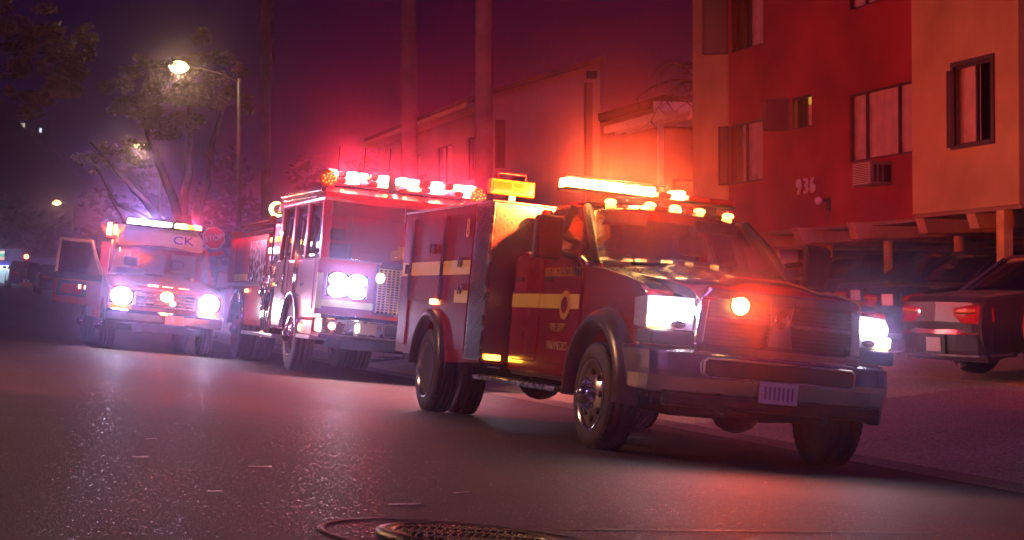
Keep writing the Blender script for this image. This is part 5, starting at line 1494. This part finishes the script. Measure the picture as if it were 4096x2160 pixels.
    for v,a in ((-1.01,0.40),(-1.01,0.12),(-0.93,-0.02),(-0.5,-0.075),(0,-0.09),(0.5,-0.075),(0.93,-0.02),(1.01,0.12),(1.01,0.40)):
        rg.append([(a+0.05,v*hw*0.97,zz[0]),(a+0.02,v*hw,zz[0]+0.02),(a,v*hw,zz[0]+0.10),(a,v*hw,zz[1]-0.06),(a+0.02,v*hw,zz[1]),(a+0.07,v*hw*0.97,zz[1])])
    bmp=MB().loft(rg,smooth=False).build('rear_bumper',paint,r,bevel=0.015,seg=2)
    MB().loft([[(a-0.010,v*hw*1.004,zz[0]+0.03),(a-0.010,v*hw*1.004,zz[0]+0.055),(a+0.005,v*hw*1.0,zz[0]+0.042)] for v,a in ((-1.01,0.40),(-1.01,0.12),(-0.93,-0.02),(-0.5,-0.075),(0,-0.09),(0.5,-0.075),(0.93,-0.02),(1.01,0.12),(1.01,0.40))],smooth=False).build('bumper_strip','chrome',r)
    pz=0.72 if hi else 0.36
    px=-0.085 if hi else -0.108
    MB().box(px+0.004,px+0.02,-0.24,0.24,pz-0.02,pz+0.19).build('plate_recess','black_plastic',r)
    MB().box(px-0.004,px+0.003,-0.155,0.155,pz,pz+0.16).build('license_plate','plate_white',r)
    MB().tube([(0.05,-0.4,zb),(-0.03,-0.4,zb-0.01)],0.03).build('exhaust_pipe','steel',r)
    for s in (-1,1):
        MB().box(fa[0]-0.25,fa[0]-0.13,min(s*(hw+0.02),s*(hw+0.2)),max(s*(hw+0.02),s*(hw+0.2)),z0-0.02,z0+0.11).build('mirror',paint,r,bevel=0.03)
        for q in (0.40,0.62): MB().box(L*q-0.09,L*q+0.09,s*hw-0.012,s*hw+0.012,0.82,0.845).build('door_handle',paint,r,bevel=0.008)
        MB().ball((L-0.12,s*hw*0.72,0.66),0.08,0.14,0.07).build('headlight','clear_lens',r)
    return r
mat('red_lit_silver',(0.075,0.052,0.072),0.30,0.35,0.05,3,coat=0.6)  # silver darkened to mauve: the red light is put into its colour
mat('black_paint',(0.012,0.011,0.013),0.22,0,0.1,3,coat=0.7)
mat('maroon_paint',(0.06,0.010,0.014),0.25,0,0.1,3,coat=0.7)
mat('bright_red_paint',(0.40,0.02,0.02),0.28,0,0.06,3,coat=0.7)
car('parked_sedan','silver sedan painted in its dim red-lit mauve, parked nose in on the driveway, right of the rescue truck',11.9,19.42,'red_lit_silver')
car('parked_car','red car at the right edge of the view, only its tail corner showing',12.1,17.05,'bright_red_paint')
car('parked_car','black sedan under the carport with a pale plate, nearest the silver sedan',14.0,24.2,'black_paint',hi=True)
car('parked_car','dark maroon sedan under the carport, between the black sedan and the truck hood',15.0,27.0,'maroon_paint',hi=True)
car('parked_car','dark sedan farthest back under the carport, left of the maroon sedan',15.4,30.7,'black_paint',hi=True)
fc=car('far_parked_car','small dark car parked far down the street left of the ambulance',6.1,91.0,'black_paint',fwd=(0,1),group='far parked cars')
fc2=car('far_parked_car','second far dark car behind the small one by the lit shops',5.0,99.0,'red_lit_silver',fwd=(0,1),group='far parked cars')

# ------------------------------------------------------------------ haze volume added to spread a bloom around the lamps
hz=MB().box(-130,130,-7,345,-4.5,45)
ho=hz.build('haze','white_paint',kind='stuff')
hm=bpy.data.materials.new('bloom_haze'); hm.use_nodes=True
nt=hm.node_tree; nt.nodes.clear()
o=nt.nodes.new('ShaderNodeOutputMaterial'); pv=nt.nodes.new('ShaderNodeVolumePrincipled')
pv.inputs['Color'].default_value=(0.80,0.60,1.0,1); pv.inputs['Density'].default_value=HAZE_DENSITY
pv.inputs['Anisotropy'].default_value=0.972
nt.links.new(pv.outputs[0],o.inputs['Volume'])
ho.data.materials.clear(); ho.data.materials.append(hm)
ho['label']='faint added haze filling the street, spreading lamp glow like lens bloom'
